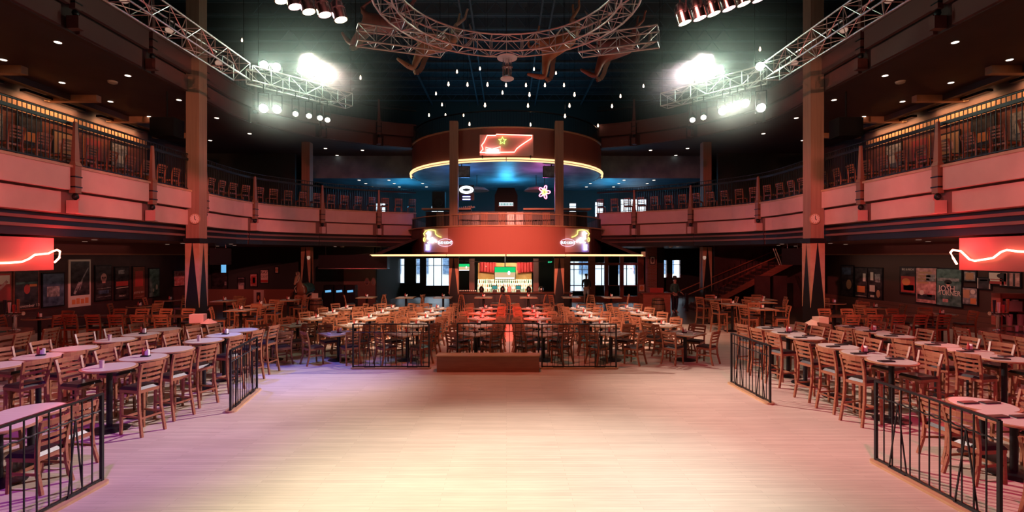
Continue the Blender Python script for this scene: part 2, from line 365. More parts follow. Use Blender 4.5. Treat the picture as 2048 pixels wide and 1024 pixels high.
# ------------------------------------------------------------------ room shell
WX = 18.4; YB = 37.0; YF = -4.0; HT = 15.0
struct(G().box(-WX-.3, YF-.3, -.2, WX+.3, 21.6, 0).build('floor', 'oak'))
struct(G().box(-WX-.3, 21.6, -.2, WX+.3, YB+.3, 0).build('floor', 'darkfloor'))
struct(G().box(-WX-.3, YF-.3, HT, WX+.3, YB+.3, HT+.3).build('ceiling', 'roof'))
for s, nm in ((-1,'left'),(1,'right')):
    x0, x1 = sorted((s*WX, s*(WX+.3)))
    struct(G().box(x0, YF-.3, 0, x1, YB+.3, HT).build('wall_'+nm, 'wallred'))
struct(G().box(-WX-.3, YF-.3, 0, WX+.3, YF, HT).build('wall_front', 'wallred'))
def holed(x0, x1, z0, z1, y0, y1, holes, name, m):
    xs = sorted({x0,x1,*[h[0] for h in holes],*[h[1] for h in holes]}); zs = sorted({z0,z1,*[h[2] for h in holes],*[h[3] for h in holes]})
    g = G()
    for i in range(len(xs)-1):
        for j in range(len(zs)-1):
            cx = (xs[i]+xs[i+1])/2; cz = (zs[j]+zs[j+1])/2
            if not any(h[0]<cx<h[1] and h[2]<cz<h[3] for h in holes): g.box(xs[i], y0, zs[j], xs[i+1], y1, zs[j+1])
    return struct(g.build(name, m))
GW = [(-8.6,-7.5,.9,2.8),(-6.75,-6.35,.9,2.8),(-6.0,-4.2,.7,2.85),(4.4,6.2,.3,2.6),(6.5,7.6,.7,2.5),(8.2,9.6,.7,2.5)]
UW = [(-9.7,-8.9,6.0,6.9),(-5.6,-4.6,5.7,6.7),(4.6,5.2,5.9,6.9),(6.5,7.2,5.8,7.0),(8.4,10.4,5.7,7.2)]
GR = [(10.6,11.2,1.3,2.7),(11.4,11.9,1.3,2.7),(12.2,12.9,1.3,2.7)]
holed(-WX-.3, WX+.3, 0, HT, YB, YB+.3, GW+UW+GR, 'wall_back', 'walldark')
n = 0
for h in GW+UW+GR:
    n += 1; wroot = thing(f'window_{n}', '', 'window'); del wroot['label']; del wroot['category']; struct(wroot)
    x0,x1,z0,z1 = h; t = .06
    for a in ((x0,x0+t,z0,z1),(x1-t,x1,z0,z1),(x0,x1,z0,z0+t),(x0,x1,z1-t,z1)):
        G().box(a[0],YB-.05,a[2],a[1],YB+.2,a[3]).build('window_frame','doorwood' if h[0]>0 else 'steel',wroot)
    k = max(1, round((x1-x0)/.6)); kz = 2
    for i in range(1,k): xx = x0+(x1-x0)*i/k; G().box(xx-.025,YB,z0,xx+.025,YB+.12,z1).build('mullion','steel',wroot)
    for i in range(1,kz): zz = z0+(z1-z0)*.72; G().box(x0,YB,zz-.02,x1,YB+.12,zz+.02).build('mullion','steel',wroot)
    for i in range(k):
        a = x0+(x1-x0)*i/k; b = x0+(x1-x0)*(i+1)/k
        G().box(a+.02,YB+.05,z0+.03,b-.02,YB+.06,z1-.03).build('pane','glass',wroot)
# street outside
struct(G().box(-40,YB+.3,-.3,40,70,-.1).build('ground','asphalt'))
ext = thing('building', 'pale street building outside the windows with rows of dark openings', 'building', (0,0,0))
holed_f = G(); holed_f.box(-30,55,-.1,30,58,9); o=holed_f.build('facade_wall','facade',ext)
for i in range(16):
    for k in range(2): G().box(-22+i*3,54.9,1+k*4,-20.6+i*3,55.05,3.4+k*4).build('window','paper_blue',ext)

# level-2 floor slab / ground ceiling, level-3 slab, both sides
for s in (-1,1):
    outer = [(-WX,YB),(-WX,YF)]
    inner = offs(FULL, .45)
    pl = mir(inner, s) + [(s*5.2, YB)] + [(s*WX,YB),(s*WX,YF)]
    if s == 1: pl = pl[::-1]
    struct(G().prism(pl, 3.5, 5.1).build('ceiling', 'ceil'))
    struct(G().prism(pl, 9.2, 10.45).build('ceiling', 'ceil2'))
struct(G().box(-5.2,31.0,3.5,5.2,YB,4.35).build('ceiling','ceil'))
struct(G().box(-12.5,31.2,7.8,12.5,YB,9.2).build('ceiling','teal'))
# bulkheads with a pale trim line on the side walls
for s in (-1,1):
    x0,x1 = sorted((s*16.6, s*16.9))
    struct(G().box(x0,YF,3.02,x1,29.5,3.5).build('trim_1','ceil'))
    x0,x1 = sorted((s*16.55, s*16.6))
    struct(G().box(x0,YF,3.0,x1,29.5,3.05).build('trim_2','captrim'))
    struct(G().box(*( (-WX,-16.6) if s<0 else (16.6,WX) )[0:1],YF,3.0,(-16.6 if s<0 else WX),29.5,3.02).build('trim_3','ceil'))
    # lower wall cladding
    x0,x1 = sorted((s*18.0, s*WX))
    struct(G().box(x0,YF,0,x1,29.5,3.0).build('wall_'+('left' if s<0 else 'right'),'wallred' if s<0 else 'brick'))
    # upper warm wall
    x0,x1 = sorted((s*18.0, s*WX))
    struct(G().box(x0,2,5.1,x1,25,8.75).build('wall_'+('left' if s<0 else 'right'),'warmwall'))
    x0,x1 = sorted((s*17.97, s*18.0)); struct(G().box(x0,2,5.1,x1,25,8.28).build('trim_9','doorwood')); x0,x1 = sorted((s*17.93, s*18.0)); struct(G().box(x0,2,8.28,x1,25,8.34).build('trim_10','captrim'))  # dark panel under the pale band puts the wall light's falloff into colour
    struct(G().box(x0,2,8.75,x1,25,9.2).build('wall_'+('left' if s<0 else 'right'),'ceil2'))
    x0,x1 = sorted((s*12.9, s*WX))
    struct(G().box(x0,30.5,5.1,x1,30.7,9.2).build('wall_back','walldark'))
    # ceiling coffers above the upper wall, with a trough light
    for k,y in enumerate((4.5,7.5,10.5,13.5,16.5,19.5,22.5,25.5)):
        x0,x1 = sorted((s*15.9,s*18.0)); struct(G().box(x0,y-.12,8.95,x1,y+.12,9.2).build('trim_4','captrim'))
    x0,x1 = sorted((s*16.9,s*17.1)); struct(G().box(x0,2,8.98,x1,25.6,9.2).build('trim_5','ceil2'))
    for k in range(6):
        y = 6+k*3.4
        lr = thing('wall_washer', f'slim warm trough light over upper wall, {SS[s]}, {ORD[k]} from the stage', 'light', (s*17.7,y,8.98), group='trough lights over the upper walls')
        G().box(-.12,-1.3,0,.12,1.3,.1).build('housing','black',lr); G().box(*((-.125,-1.25,.02,-.12,1.25,.08) if s<0 else (.12,-1.25,.02,.125,1.25,.08))).build('diffuser','strip',lr)
        d = bpy.data.lights.new('trough_light','AREA'); d.shape='RECTANGLE'; d.size=.1; d.size_y=2.5; d.color=(1,.46,.2); d.energy=42
        lo = bpy.data.objects.new('trough_light', d); C.objects.link(lo); lo.parent = lr; lo.location=(0,0,-.03); lo.rotation_euler=(0,R(-12*s),0)

# ground back walls
struct(G().box(-WX,30.2,0,-7.9,30.4,3.5).build('wall_back','walldark'))
struct(G().box(9.6,33.0,0,10.4,33.2,3.5).build('wall_back','walldark'))
struct(G().box(13.2,30.2,0,WX,30.4,3.5).build('wall_back','wallred'))
struct(G().box(-18,30.1,0,-12.2,30.2,.95).build('trim_6','newel'))
struct(G().box(-8.0,30.2,0,-7.85,YB,3.5).build('wall_left','walldark'))
for s in (-1,1):   # lower wood wainscot on the side walls
    x0,x1 = sorted((s*17.95, s*18.0)); struct(G().box(x0,YF,0,x1,29.5,.82).build('trim_7','wallred' if s<0 else 'brick'))

# balcony fronts: one thing per bay
def balcony_bay(s, z0, lvl, rail_h, dense):
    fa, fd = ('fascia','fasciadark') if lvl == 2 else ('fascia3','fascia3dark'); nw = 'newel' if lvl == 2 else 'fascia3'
    dz = z0
    for i in range(2, len(BP)-1):
        seg = bseg(i)
        nm = ORD[i-2]
        root = thing('balcony_bay', f'{"coral" if lvl==2 else "maroon"} plastered balcony bay, {"second" if lvl==2 else "third"} level, {SS[s]}, {nm} bay from the stage', 'balcony', (0,0,0), group=f'balcony bays of the {"second" if lvl==2 else "third"} level')
        a = trim(seg,.16,.16)
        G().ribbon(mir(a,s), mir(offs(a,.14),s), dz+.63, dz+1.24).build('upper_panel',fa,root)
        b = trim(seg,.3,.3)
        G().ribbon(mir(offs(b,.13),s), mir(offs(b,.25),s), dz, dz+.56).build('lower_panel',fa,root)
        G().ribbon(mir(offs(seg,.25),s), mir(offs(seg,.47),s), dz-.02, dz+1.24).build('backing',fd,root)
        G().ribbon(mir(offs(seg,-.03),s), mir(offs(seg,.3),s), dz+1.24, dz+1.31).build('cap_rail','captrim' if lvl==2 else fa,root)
        if lvl == 2:
            G().ribbon(mir(offs(seg,.4),s), mir(offs(seg,.6),s), dz-.63, dz-.02).build('under_beam','black',root)
            for k in (0,1): G().ribbon(mir(offs(seg,.33),s), mir(offs(seg,.4),s), dz-.42+.22*k, dz-.34+.22*k).build('conduit','ceil',root)
        # railing
        ra = offs(seg,.14)
        zt = dz+1.31+rail_h
        rr = thing('balcony_railing', f'black metal railing above the {"second" if lvl==2 else "third"} level balcony, {SS[s]}, {nm} bay from stage', 'railing', (0,0,0), group=f'railings of the {"second" if lvl==2 else "third"} level')
        G().ribbon(mir(offs(ra,-.02),s), mir(offs(ra,.03),s), zt-.03, zt).build('top_rail','black',rr)
        G().ribbon(mir(offs(ra,-.03),s), mir(offs(ra,.04),s), zt-.26, zt-.17).build('middle_rail','black',rr)
        G().ribbon(mir(offs(ra,-.02),s), mir(offs(ra,.03),s), dz+1.36, dz+1.39).build('bottom_rail','black',rr)
        L = sum((Vector(q)-Vector(p)).length for p,q in zip(ra,ra[1:])); nb = int(L/(.125 if dense else .16)); g = G()
        cum = 0; k = 1
        pts = []
        for p,q in zip(ra,ra[1:]):
            p,q = Vector(p),Vector(q); l = (q-p).length
            while k*L/nb < cum+l and k < nb:
                pts.append(p+(q-p)*((k*L/nb-cum)/l)); k += 1
            cum += l
        for p in mir([tuple(q) for q in pts], s): g.box(p[0]-.008,p[1]-.008,dz+1.38,p[0]+.008,p[1]+.008,zt-.02)
        g.build('balusters','black',rr,kind='stuff')
        # newel post with a turned drop
        p = Vector(seg[-1]); q = Vector(seg[-2]); t = (p-q).normalized()
        if i < len(BP)-2:
            pr = thing('balcony_post', f'tapered tan wooden balcony post with ball drop, {"second" if lvl==2 else "third"} level, {SS[s]}, {nm} from the stage', 'post', (p[0]*(-s), p[1], dz+1.0), group='balcony posts')
            ang = math.atan2(t.x*(-s), t.y); pr.rotation_euler = (0,0,-ang)
            for nme,aa in (('lower_block',(-.5,-.05,.16,.16)),):
                G().bar((0,0,-.45),(0,0,.3),.17,.2).build('block',nw,pr)
            G().bar((0,0,.3),(0,0,.42),.22,.24,a2=.12,b2=.16).build('collar',nw,pr)
            G().bar((0,0,.42),(0,0,1.52),.12,.16,a2=.06,b2=.08).build('tapered_shaft',nw,pr)
            for zz in (-.3,-.02): G().bar((0,0,zz),(0,0,zz+.035),.2,.24).build('band','black',pr)
            G().lathe([(.02,-.64),(.07,-.6),(.085,-.55),(.07,-.49),(.03,-.45)],10).build('drop_ball','black',pr,True)
            G().bar((0,.0,-1.0),(0,0,-.65),.34,.2).build('bracket',fa,pr)
for s in (-1,1):
    balcony_bay(s, 4.13, 2, 1.38, True)
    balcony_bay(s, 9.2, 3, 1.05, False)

# main columns
def column(x, y, w_, z1, label, group, clock=True, wedge_top=3.5, s=1):
    r = thing('column', label, 'column', (x,y,0), 0, group); struct(r)
    h = w_/2
    G().box(-h,-h,wedge_top,h,h,z1).build('upper_shaft','column',r)
    G().box(-h*1.03,-h*1.03,0,h*1.03,h*1.03,wedge_top).build('steel_core','steel',r)
    for k in range(4):
        for sg in (-1,1):
            g = G().plate([(sg*h*1.06,wedge_top),(sg*.01,wedge_top),(sg*h*1.06,1.0)] if sg>0 else [(sg*h*1.06,wedge_top),(sg*h*1.06,1.0),(sg*.01,wedge_top)], -h*1.1, -h*1.02)
            o = g.build('wood_wedge','captrim',r); o.rotation_euler=(0,0,k*PI/2)
    G().box(-h*1.25,-h*1.25,wedge_top-.06,h*1.25,h*1.25,wedge_top+.12).build('collar','black',r)
    return r
for s in (-1,1):
    column(11.75 if s>0 else -11.87, 19.15, .5, HT, f'tall tan square column with black tapered cladding and clock, {SIDE[s]}', 'tall columns at the balcony edge')
    cl = thing('wall_clock', f'round pale clock on the tan column, {SIDE[s]}', 'clock', (11.62 if s>0 else -11.74, 18.87, 4.35), 0, 'clocks on the tan columns')
    g = G(); g.tube((0,0,0),(0,-.04,0),.2,24); g.build('rim','captrim',cl,True); G().tube((0,-.03,0),(0,-.05,0),.17,24).build('dial','cream',cl,True)
    G().bar((0,-.055,0),(0,-.055,.11),.015).build('minute_hand','black',cl); G().bar((0,-.055,0),(.05,-.055,-.05),.02).build('hour_hand','black',cl)
    for k in range(12):
        a = k*PI/6; G().bar((.135*math.sin(a),-.055,.135*math.cos(a)),(.155*math.sin(a),-.055,.155*math.cos(a)),.012).build('hour_mark','black',cl)
    column(s*11.0, 27.6, .45, 9.2, f'smaller tan column behind the balcony curve, {SIDE[s]}', 'columns behind the balcony curve')
    sc_ = thing('wall_sconce', f'small warm lamp on column behind the tables, {SIDE[s]}', 'lamp', (s*10.82,27.33,2.85), 0, 'column lamps')
    G().lathe([(.03,-.1),(.07,-.06),(.09,.04),(.06,.1)],12).build('shade','downdim',sc_,True); G().box(-.03,0,-.05,.03,.08,.05).build('bracket','black',sc_)
    column(s*2.66, 25.35, .42, 9.75, f'tan square column at the central bar tower, {SIDE[s]}', 'columns at the bar tower', wedge_top=2.9)

# ------------------------------------------------------------------ central tower
def arc(cx, cy, r, a0, a1, n=48): return [(cx+r*math.sin(a0+(a1-a0)*k/n), cy-r*math.cos(a0+(a1-a0)*k/n)) for k in range(n+1)]
TC = (0,30.0); UC = (0,30.75)
tower = thing('bar_tower', 'round maroon tower over the central bar with glowing amber rims', 'tower', (0,0,0))
struct(tower)
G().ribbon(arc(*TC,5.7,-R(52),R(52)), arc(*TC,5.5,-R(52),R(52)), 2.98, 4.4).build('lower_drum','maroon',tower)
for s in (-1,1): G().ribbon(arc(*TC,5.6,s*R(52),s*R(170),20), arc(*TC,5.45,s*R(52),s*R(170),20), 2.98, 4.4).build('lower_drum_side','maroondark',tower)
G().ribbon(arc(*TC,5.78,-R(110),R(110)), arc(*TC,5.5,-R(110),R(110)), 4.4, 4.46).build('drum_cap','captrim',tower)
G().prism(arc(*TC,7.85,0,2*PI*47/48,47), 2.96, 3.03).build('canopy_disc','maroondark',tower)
G().prism(arc(*TC,5.5,0,2*PI*47/48,47), 4.25, 4.36).build('platform','ceil',tower)
g = G()
for s in (-1,1):
    a = arc(*TC,7.8,s*R(56),s*R(165),24); b = arc(*TC,5.65,s*R(56),s*R(165),24); nn=len(a)
    g.add([(x,y,3.03) for x,y in a]+[(x,y,3.9) for x,y in b],[(i,i+1,nn+i+1,nn+i) for i in range(nn-1)])
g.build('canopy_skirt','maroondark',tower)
def neon_ring(cx, cy, r, z, a0, a1, segs, name, rr):
    ring = thing(name, 'amber neon tube rim around the '+('lower bar canopy' if z<4 else 'upper drum of the bar tower'), 'neon')
    for k in range(segs):
        u0 = a0+(a1-a0)*k/segs; u1 = a0+(a1-a0)*(k+1)/segs-.006
        G().tubes([(x,y,z) for x,y in arc(cx,cy,r,u0,u1,14)], rr, 8).build('neon_tube','neon_rim',ring,True)
    return ring
neon_ring(*TC, 7.88, 2.985, -R(100), R(100), 10, 'neon_light', .045)
neon_ring(*UC, 5.8, 7.82, -R(88), R(88), 6, 'neon_light', .05)
neon_ring(*UC, 5.8, 7.70, -R(88), R(88), 6, 'neon_light', .035)['label'] = 'thin second amber neon tube directly beneath the upper drum rim'
G().ribbon(arc(*UC,5.72,-R(150),R(150)), arc(*UC,5.5,-R(150),R(150)), 7.75, 9.35).build('upper_drum','maroon2',tower)
G().prism(arc(*UC,5.6,0,2*PI*47/48,47), 7.74, 7.9).build('drum_soffit','teal',tower)
G().prism(arc(*UC,5.6,0,2*PI*47/48,47), 9.2, 9.3).build('drum_top','ceil2',tower)
G().ribbon(arc(*UC,5.8,-R(120),R(120)), arc(*UC,5.5,-R(120),R(120)), 9.35, 9.42).build('drum_cap','captrim',tower)
def round_rail(cx, cy, r, z0, z1, aa, label, dz=.11, mrail='captrim'):
    t = thing('curved_railing', label, 'railing')
    G().ribbon(arc(cx,cy,r,-aa,aa), arc(cx,cy,r-.08,-aa,aa), z1-.05, z1).build('top_rail',mrail,t)
    g = G()
    nb = int(2*aa*r/dz)
    for x,y in arc(cx,cy,r-.04,-aa,aa,nb): g.box(x-.01,y-.01,z0,x+.01,y+.01,z1-.04)
    g.build('balusters','black',t,kind='stuff')
round_rail(*TC, 5.6, 4.46, 5.05, R(75), 'low curved railing with coral handrail on the bar tower platform')
round_rail(*UC, 5.6, 9.42, 10.3, R(80), 'black curved railing on top of the upper drum', .14, 'black')
# panels below platform bar: wood slats front
db = thing('platform_counter', 'dark wooden counter with lit panel front behind the platform railing', 'counter', (0,26.6,4.36))
G().box(-4.3,0,0,4.3,.7,.95).build('body','black',db)
G().box(-4.5,-.1,1.05,-1.9,.8,1.13).build('counter_top','captrim',db); G().box(.9,-.1,1.05,4.5,.8,1.13).build('counter_top','captrim',db)
for k in range(18): G().box(-4.2+k*.47,-.03,.08,-3.8+k*.47,0,.9).build('front_panel',['steel','newel','newel','steel','black'][(k*7)%5],db)
booth = thing('control_booth', 'black hooded control booth with a glowing screen on the platform', 'booth', (-.02,27.2,4.36))
G().plate([(-.62,1.0),(.62,1.0),(.62,1.9),(.45,2.3),(-.45,2.3),(-.62,1.9)],0,.6).build('hood','matte',booth)
G().box(-.38,-.03,1.32,.38,0,1.5).build('screen','screen_white',booth); G().box(-.42,-.02,1.28,.42,.0,1.34).build('screen_shelf','black',booth)
for k in range(9): G().box(-.36+k*.082,-.04,1.34,-.31+k*.082,-.03,1.46).build('level_bar','screen_teal',booth)
sp = thing('pa_speaker', 'black speaker cabinet beside the statue side tower column', 'speaker', (-3.7,27.2,4.36))
G().box(-.35,0,1.1,.35,.5,2.1).build('cabinet','black',sp); G().tube((0,0,1.5),(0,-.03,1.5),.22,16).build('cone','steel',sp,True)
dj = thing('mixing_desk', 'mixing desk on the platform rail with small bright knobs', 'desk', (-2.2,26.9,5.45))
G().bar((-.5,0,0),(.5,0,.12),.4,.08).build('body','steel',dj)
for k in range(8): G().tube((-.4+k*.1,-.1,.06+k*.012),(-.4+k*.1,-.1,.12+k*.012),.02,6).build('knob','chrome',dj)
# hanging TVs beside the tower columns
def tv(name, label, loc, rz, w_, h_, body, screen=True, cat='television', cont='ball'):
    t = thing(name, label, cat, loc, rz)
    G().box(-w_/2,0,-h_/2,w_/2,.08,h_/2).build('casing','black',t)
    if screen:
        G().box(-w_/2+.03,-.008,-h_/2+.03,w_/2-.03,0,h_/2-.03).build('screen','screen_sand',t)
        G().box(-w_/2+.03,-.012,h_*.06,w_/2-.03,-.008,h_/2-.03).build('picture_field','screen_green',t)
        G().lathe([(.02,-.1*h_),(.09*h_,-.06*h_),(.1*h_,.1*h_),(.05*h_,.2*h_)],8,(.18*w_,-.02,-.02)).build('player_figure','screen_white',t)
        G().box(-w_*.45,-.016,-h_*.42,w_*.42,-.012,-h_*.32).build('score_bar','screen_white',t)
    return t
for s in (-1,1):
    t = tv('hanging_tv', f'dark television hung beside the tower column, {SIDE[s]}', (s*2.35,26.1,7.35), 0, .9, .6, 0, False)
    G().tube((0,.04,.3),(0,.04,.45),.03,8).build('mount','black',t)
    G().box(-.4,-.01,-.26,.4,0,.26).build('screen','paper_blue',t)
    t = thing('hanging_light_dish', f'wide orange-brown lampshade under blue ceiling, {SIDE[s]}', 'lamp', (s*1.75,29.6,6.8))
    G().lathe([(.75,0),(.5,.18),(.1,.25)],20).build('shade','captrim',t,True); G().tube((0,0,.25),(0,0,1.0),.02,6).build('rod','black',t)
# neon: blue-white oval and pink flower over the platform
t = thing('neon_sign', 'small white and blue oval neon beer sign over the platform', 'sign', (-2.1,26.2,6.42))
el = [(.34*math.cos(a*PI/12),0,.17*math.sin(a*PI/12)) for a in range(24)]
G().tubes(el,.035,6,True).build('neon_tube','neon_white',t,True); G().tubes([(x*.7,0,z*.6) for x,y,z in el],.03,6,True).build('neon_tube','neon_white',t,True)
G().tubes([(-.2,0,-.36),(.2,0,-.36)],.03).build('neon_tube','neon_blue',t,True); G().tubes([(-.2,0,-.5),(.2,0,-.5)],.03).build('neon_tube','neon_blue',t,True)
G().box(-.4,.03,-.55,.4,.05,.25).build('back_panel','black',t)
t = thing('neon_sign', 'pink and yellow flower-shaped neon sign over the platform', 'sign', (1.98,26.2,6.3))
fl = [((.2+.11*math.cos(5*a*PI/30))*math.cos(a*PI/30),0,(.24+.12*math.cos(5*a*PI/30))*math.sin(a*PI/30)) for a in range(60)]
G().tubes(fl,.03,6,True).build('neon_tube','neon_pink',t,True); G().tubes([(x*.45,-.02,z*.45) for x,y,z in fl],.028,6,True).build('neon_tube','neon_yellow',t,True)
G().tube((0,.0,.3),(0,0,1.4),.012,6).build('hanger','black',t)

# state-outline neon on the upper drum
def star(r1, r2, n=5, cx=0, cz=0, y=0, ph=0): return [(cx+(r1 if k%2==0 else r2)*math.sin(ph+k*PI/n), y, cz+(r1 if k%2==0 else r2)*math.cos(ph+k*PI/n)) for k in range(2*n)]
TN = [(-.99,-.35),(-.88,-.2),(-.93,-.02),(-.84,.12),(-.72,.42),(-.40,.42),(-.38,.47),(.96,.42),(.93,.28),(.72,.12),(.5,-.06),(.38,-.18),(.3,-.33),(-.99,-.35)]
t = thing('state_neon_sign', 'red neon outline of a long state with green star on upper drum', 'sign', (0,24.72,8.45))
G().box(-1.33,.1,-.52,1.33,.16,.52).build('back_panel','fascia',t)
G().tubes([(x*1.32,0,z*1.1) for x,z in TN],.024,6).build('state_outline','neon_red',t,True)
G().tubes(star(.2,.085,cx=-.2,cz=.2),.018,6,True).build('green_star','neon_green',t,True)
lx = [(-1.02,-.12),(-.72,-.22),(-.3,-.1),(-.33,-.42),(-1.04,-.42)]
G().tubes([(x,-.02,z) for x,z in lx],.02,6,True).build('name_plate_outline','neon_red',t,True)
G().box(-.98,-.01,-.38,-.4,.0,-.22).build('name_plate','neon_white',t)
for s in (-1,1): G().box(s*1.2-.03,.1,-.62,s*1.2+.03,.3,-.5).build('bracket','black',t)
# the two beer neon panels on the lower drum
for s in (-1,1):
    ang = 0
    xc = s*3.42; yc = 30-5.7*math.cos(math.asin(3.42/5.7))-.12
    t = thing('beer_neon_sign', f'bar tower neon panel with yellow lasso loop and oval brand name, {SIDE[s]}', 'sign', (xc,yc-.05,3.74), s*R(22), 'beer neon panels on the tower')
    W_ = .90
    G().box(-W_,.04,-.6,W_,.1,.6).build('back_panel','fascia',t)
    for q in ((-W_,-W_+.03,-.6,.6),(W_-.03,W_,-.6,.6)): G().box(q[0],.0,q[2],q[1],.04,q[3]).build('panel_edge','captrim',t)
    m_ = -s   # picture toward the outer edge: mirrored pair
    ov = [(-m_*-.0+ (.40*math.cos(a*PI/12)) - m_*-.32*-1, -.02, -.14+.19*math.sin(a*PI/12)) for a in range(24)]
    cxo = -s*.38
    G().tubes([(cxo+.42*math.cos(a*PI/12),-.02,-.12+.19*math.sin(a*PI/12)) for a in range(24)],.011,6,True).build('oval_tube','neon_soft',t,True)
    text('BUD LIGHT',.185,(cxo,-.05,-.185),'neon_ice',t,ext=.008,sx=.86)
    lasso = [(s*(.82),.25),(s*.88,.35),(s*.75,.5),(s*.45,.54),(s*.2,.5),(s*.18,.32),(s*.05,.22),(-s*.15,.16)]
    G().tubes([(x,-.02,z) for x,z in lasso],.02,6).build('lasso_tube','neon_yellow',t,True)
    G().tubes([(s*.84+.05*math.cos(a*PI/6),-.02,.05+.1*math.sin(a*PI/6)) for a in range(12)],.018,6,True).build('lasso_loop','neon_yellow',t,True)
    rider = [(s*.6,.4),(s*.5,.3),(s*.62,.22),(s*.66,.1),(s*.52,.06),(s*.36,.12),(s*.26,.0),(s*.34,-.1),(s*.5,-.06),(s*.62,-.12)]
    G().tubes([(x,-.03,z) for x,z in rider],.04,6).build('rider_tube','neon_white',t,True)
    G().tubes([(s*.7,-.03,.36),(s*.58,-.03,.44),(s*.5,-.03,.38),(s*.56,-.03,.28)],.045,6,True).build('rider_hat_tube','neon_white',t,True)
    G().tubes([(s*.4,-.03,.06),(s*.2,-.03,-.0),(s*.12,-.03,-.08)],.04,6).build('rider_arm_tube','neon_white',t,True)
    G().tubes([(s*.56,-.03,-.22),(s*.72,-.03,-.22),(s*.72,-.03,-.48),(s*.56,-.03,-.48)],.035,6,True).build('bottle_tube','neon_blue',t,True)
    G().tubes([(s*.64,-.03,-.26),(s*.64,-.03,-.44)],.03,6).build('bottle_core','neon_white',t,True)
G().box(-.01,0,0,.01,.01,.01)

# string of exit sign at the canopy end
t = thing('exit_sign', 'small red-lit exit box at the end of the amber rim, staircase side', 'sign', (7.55,27.6,3.05))
G().box(-.11,-.04,-.14,.11,.04,.14).build('box','cream',t); text('EXIT',.08,(0,-.05,-.03),'paper_red',t)

# ------------------------------------------------------------------ central bar
bar = thing('central_bar', 'long dark central bar counter under the amber canopy', 'bar', (0,25.6,0))
G().box(-2.9,.15,0,3.3,.75,1.02).build('bar_body','steel',bar); G().box(-3.0,0,1.02,3.4,.85,1.09).build('counter_top','counter',bar)
for k in range(8): G().box(-2.85+k*.77,.12,.12,-2.2+k*.77,.15,.92).build('front_panel','black',bar)
G().tube((-2.9,.02,.2),(3.3,.02,.2),.025,8).build('foot_rail','chrome',bar,True)
bb = thing('back_bar', 'back bar with tiers of glowing shelves beneath red drapes', 'shelf', (0,28.4,0))
G().box(-2.8,.1,0,1.95,.6,.9).build('cabinet','steel',bb)
for k,(z,y) in enumerate(((.9,0),(1.13,.15),(1.36,.3))):
    G().box(-1.65,y,z,1.45,y+.16,z+.03).build('shelf','backlit',bb)
    G().box(-1.65,y+.15,z+.03,1.45,y+.17,z+.24).build('glow_panel','backlit',bb)
G().box(-1.65,.52,1.5,1.45,.56,2.55).build('mural_panel','mural',bb)
for s in (-1,1):
    for k in range(5):
        x = s*(.75+k*.17); G().lathe([(.09,1.98+.02*k),(.075,2.2),(.09,2.6)],8,(x,.42,0)).build('drape_fold','drape',bb,True)
    G().plate([(s*.6,2.6),(s*1.55,2.6),(s*1.55,2.0),(s*1.2,2.05),(s*.6,2.12)],.44,.5).build('drape','drape',bb)
G().lathe([(.12,0),(.09,.04)],16,(0,0,0))
for x in (-2.0,1.7): G().box(x-.15,.4,0,x+.15,.6,2.8).build('side_post','maroondark',bb)
t = thing('round_plaque', 'small oval plaque hanging on the red drape of the back bar', 'plaque', (-1.2,28.78,2.35))
G().plate([(.12*math.cos(a*PI/10),.07*math.sin(a*PI/10)) for a in range(20)],0,.03).build('rim','black',t); G().plate([(.09*math.cos(a*PI/10),.045*math.sin(a*PI/10)) for a in range(20)],-.01,0).build('face','cream',t)
tvm = tv('television', 'wide television showing a ball game over the bottle shelves', (-.08,28.2,1.98), 0, 1.22, .74, 0)
G().tube((0,.04,.37),(0,.04,.97),.03,8).build('mount','black',tvm); G().box(-.2,.0,.96,.2,.08,.98).build('mount_plate','black',tvm)
tvm = tv('television', 'smaller television with green picture beside the statue side tower column', (-2.25,26.6,2.35), R(12), .62, .42, 0)
G().tube((0,.04,.21),(0,.04,.61),.025,8).build('mount','black',tvm)
bt = {}
for nm, mm in (('a','bottle_a'),('b','bottle_b'),('c','bottle_c')):
    bt[nm] = G().lathe([(.032,0),(.036,.02),(.036,.13),(.013,.17),(.012,.23)],8).mesh('bottle', mm, True)
random.seed(3); names = {'a':'clear','b':'amber','c':'green'}
for tier,(z,y,x0,x1,n_) in enumerate(((.93,0.07,-1.6,1.4,30),(1.16,.22,-1.6,1.4,30),(1.39,.37,-1.55,1.38,28))):
    for k in range(n_):
        q = random.choice('aaabbc'); o = bpy.data.objects.new('bottle', bt[q]); C.objects.link(o)
        o.location = (x0+(x1-x0)*k/(n_-1), 28.4+y, z); o.scale = (1,1,.85+.3*random.random())
        tag(o, f'{names[q]} liquor bottle, {ordn(k)} from the statue side, {["bottom","middle","top"][tier]} glowing shelf', 'bottle', 'bottles on the back bar shelves')
for k in range(9):
    o = single(G().lathe([(.03,0),(.035,.1),(.035,.11)],8), 'glass', 'white', f'upturned glass on the dark cabinet, {ORD[k]} from the statue side', 'glass', 'glasses on the back bar', (-2.65+k*.11,28.5,.9), 0, True)
for k,x in enumerate((-.62,.62)):
    t = thing('till', f'dark till with teal screen on the central bar, {["nearer the horse statue","nearer the staircase"][k]}', 'till', (x,26.2,1.09))
    G().bar((0,0,.0),(0,0,.08),.24,.2).build('base','black',t); G().box(-.15,-.02,.1,.15,.02,.32).build('monitor','black',t); G().box(-.12,-.03,.13,.12,-.02,.29).build('screen','screen_teal',t)
for k,x in enumerate((-1.3,-.2,.15,1.15,1.8)):
    single(G().lathe([(.1,0),(.13,.1),(.11,.22),(.04,.3)],10), 'bar_bucket', ['black','steel','white','black','chrome'][k], f'small {["black","dark steel","white","squat black","chrome"][k]} bar bucket on the central counter', 'bucket', 'buckets on the central counter', (x,25.95,1.09),0,True)
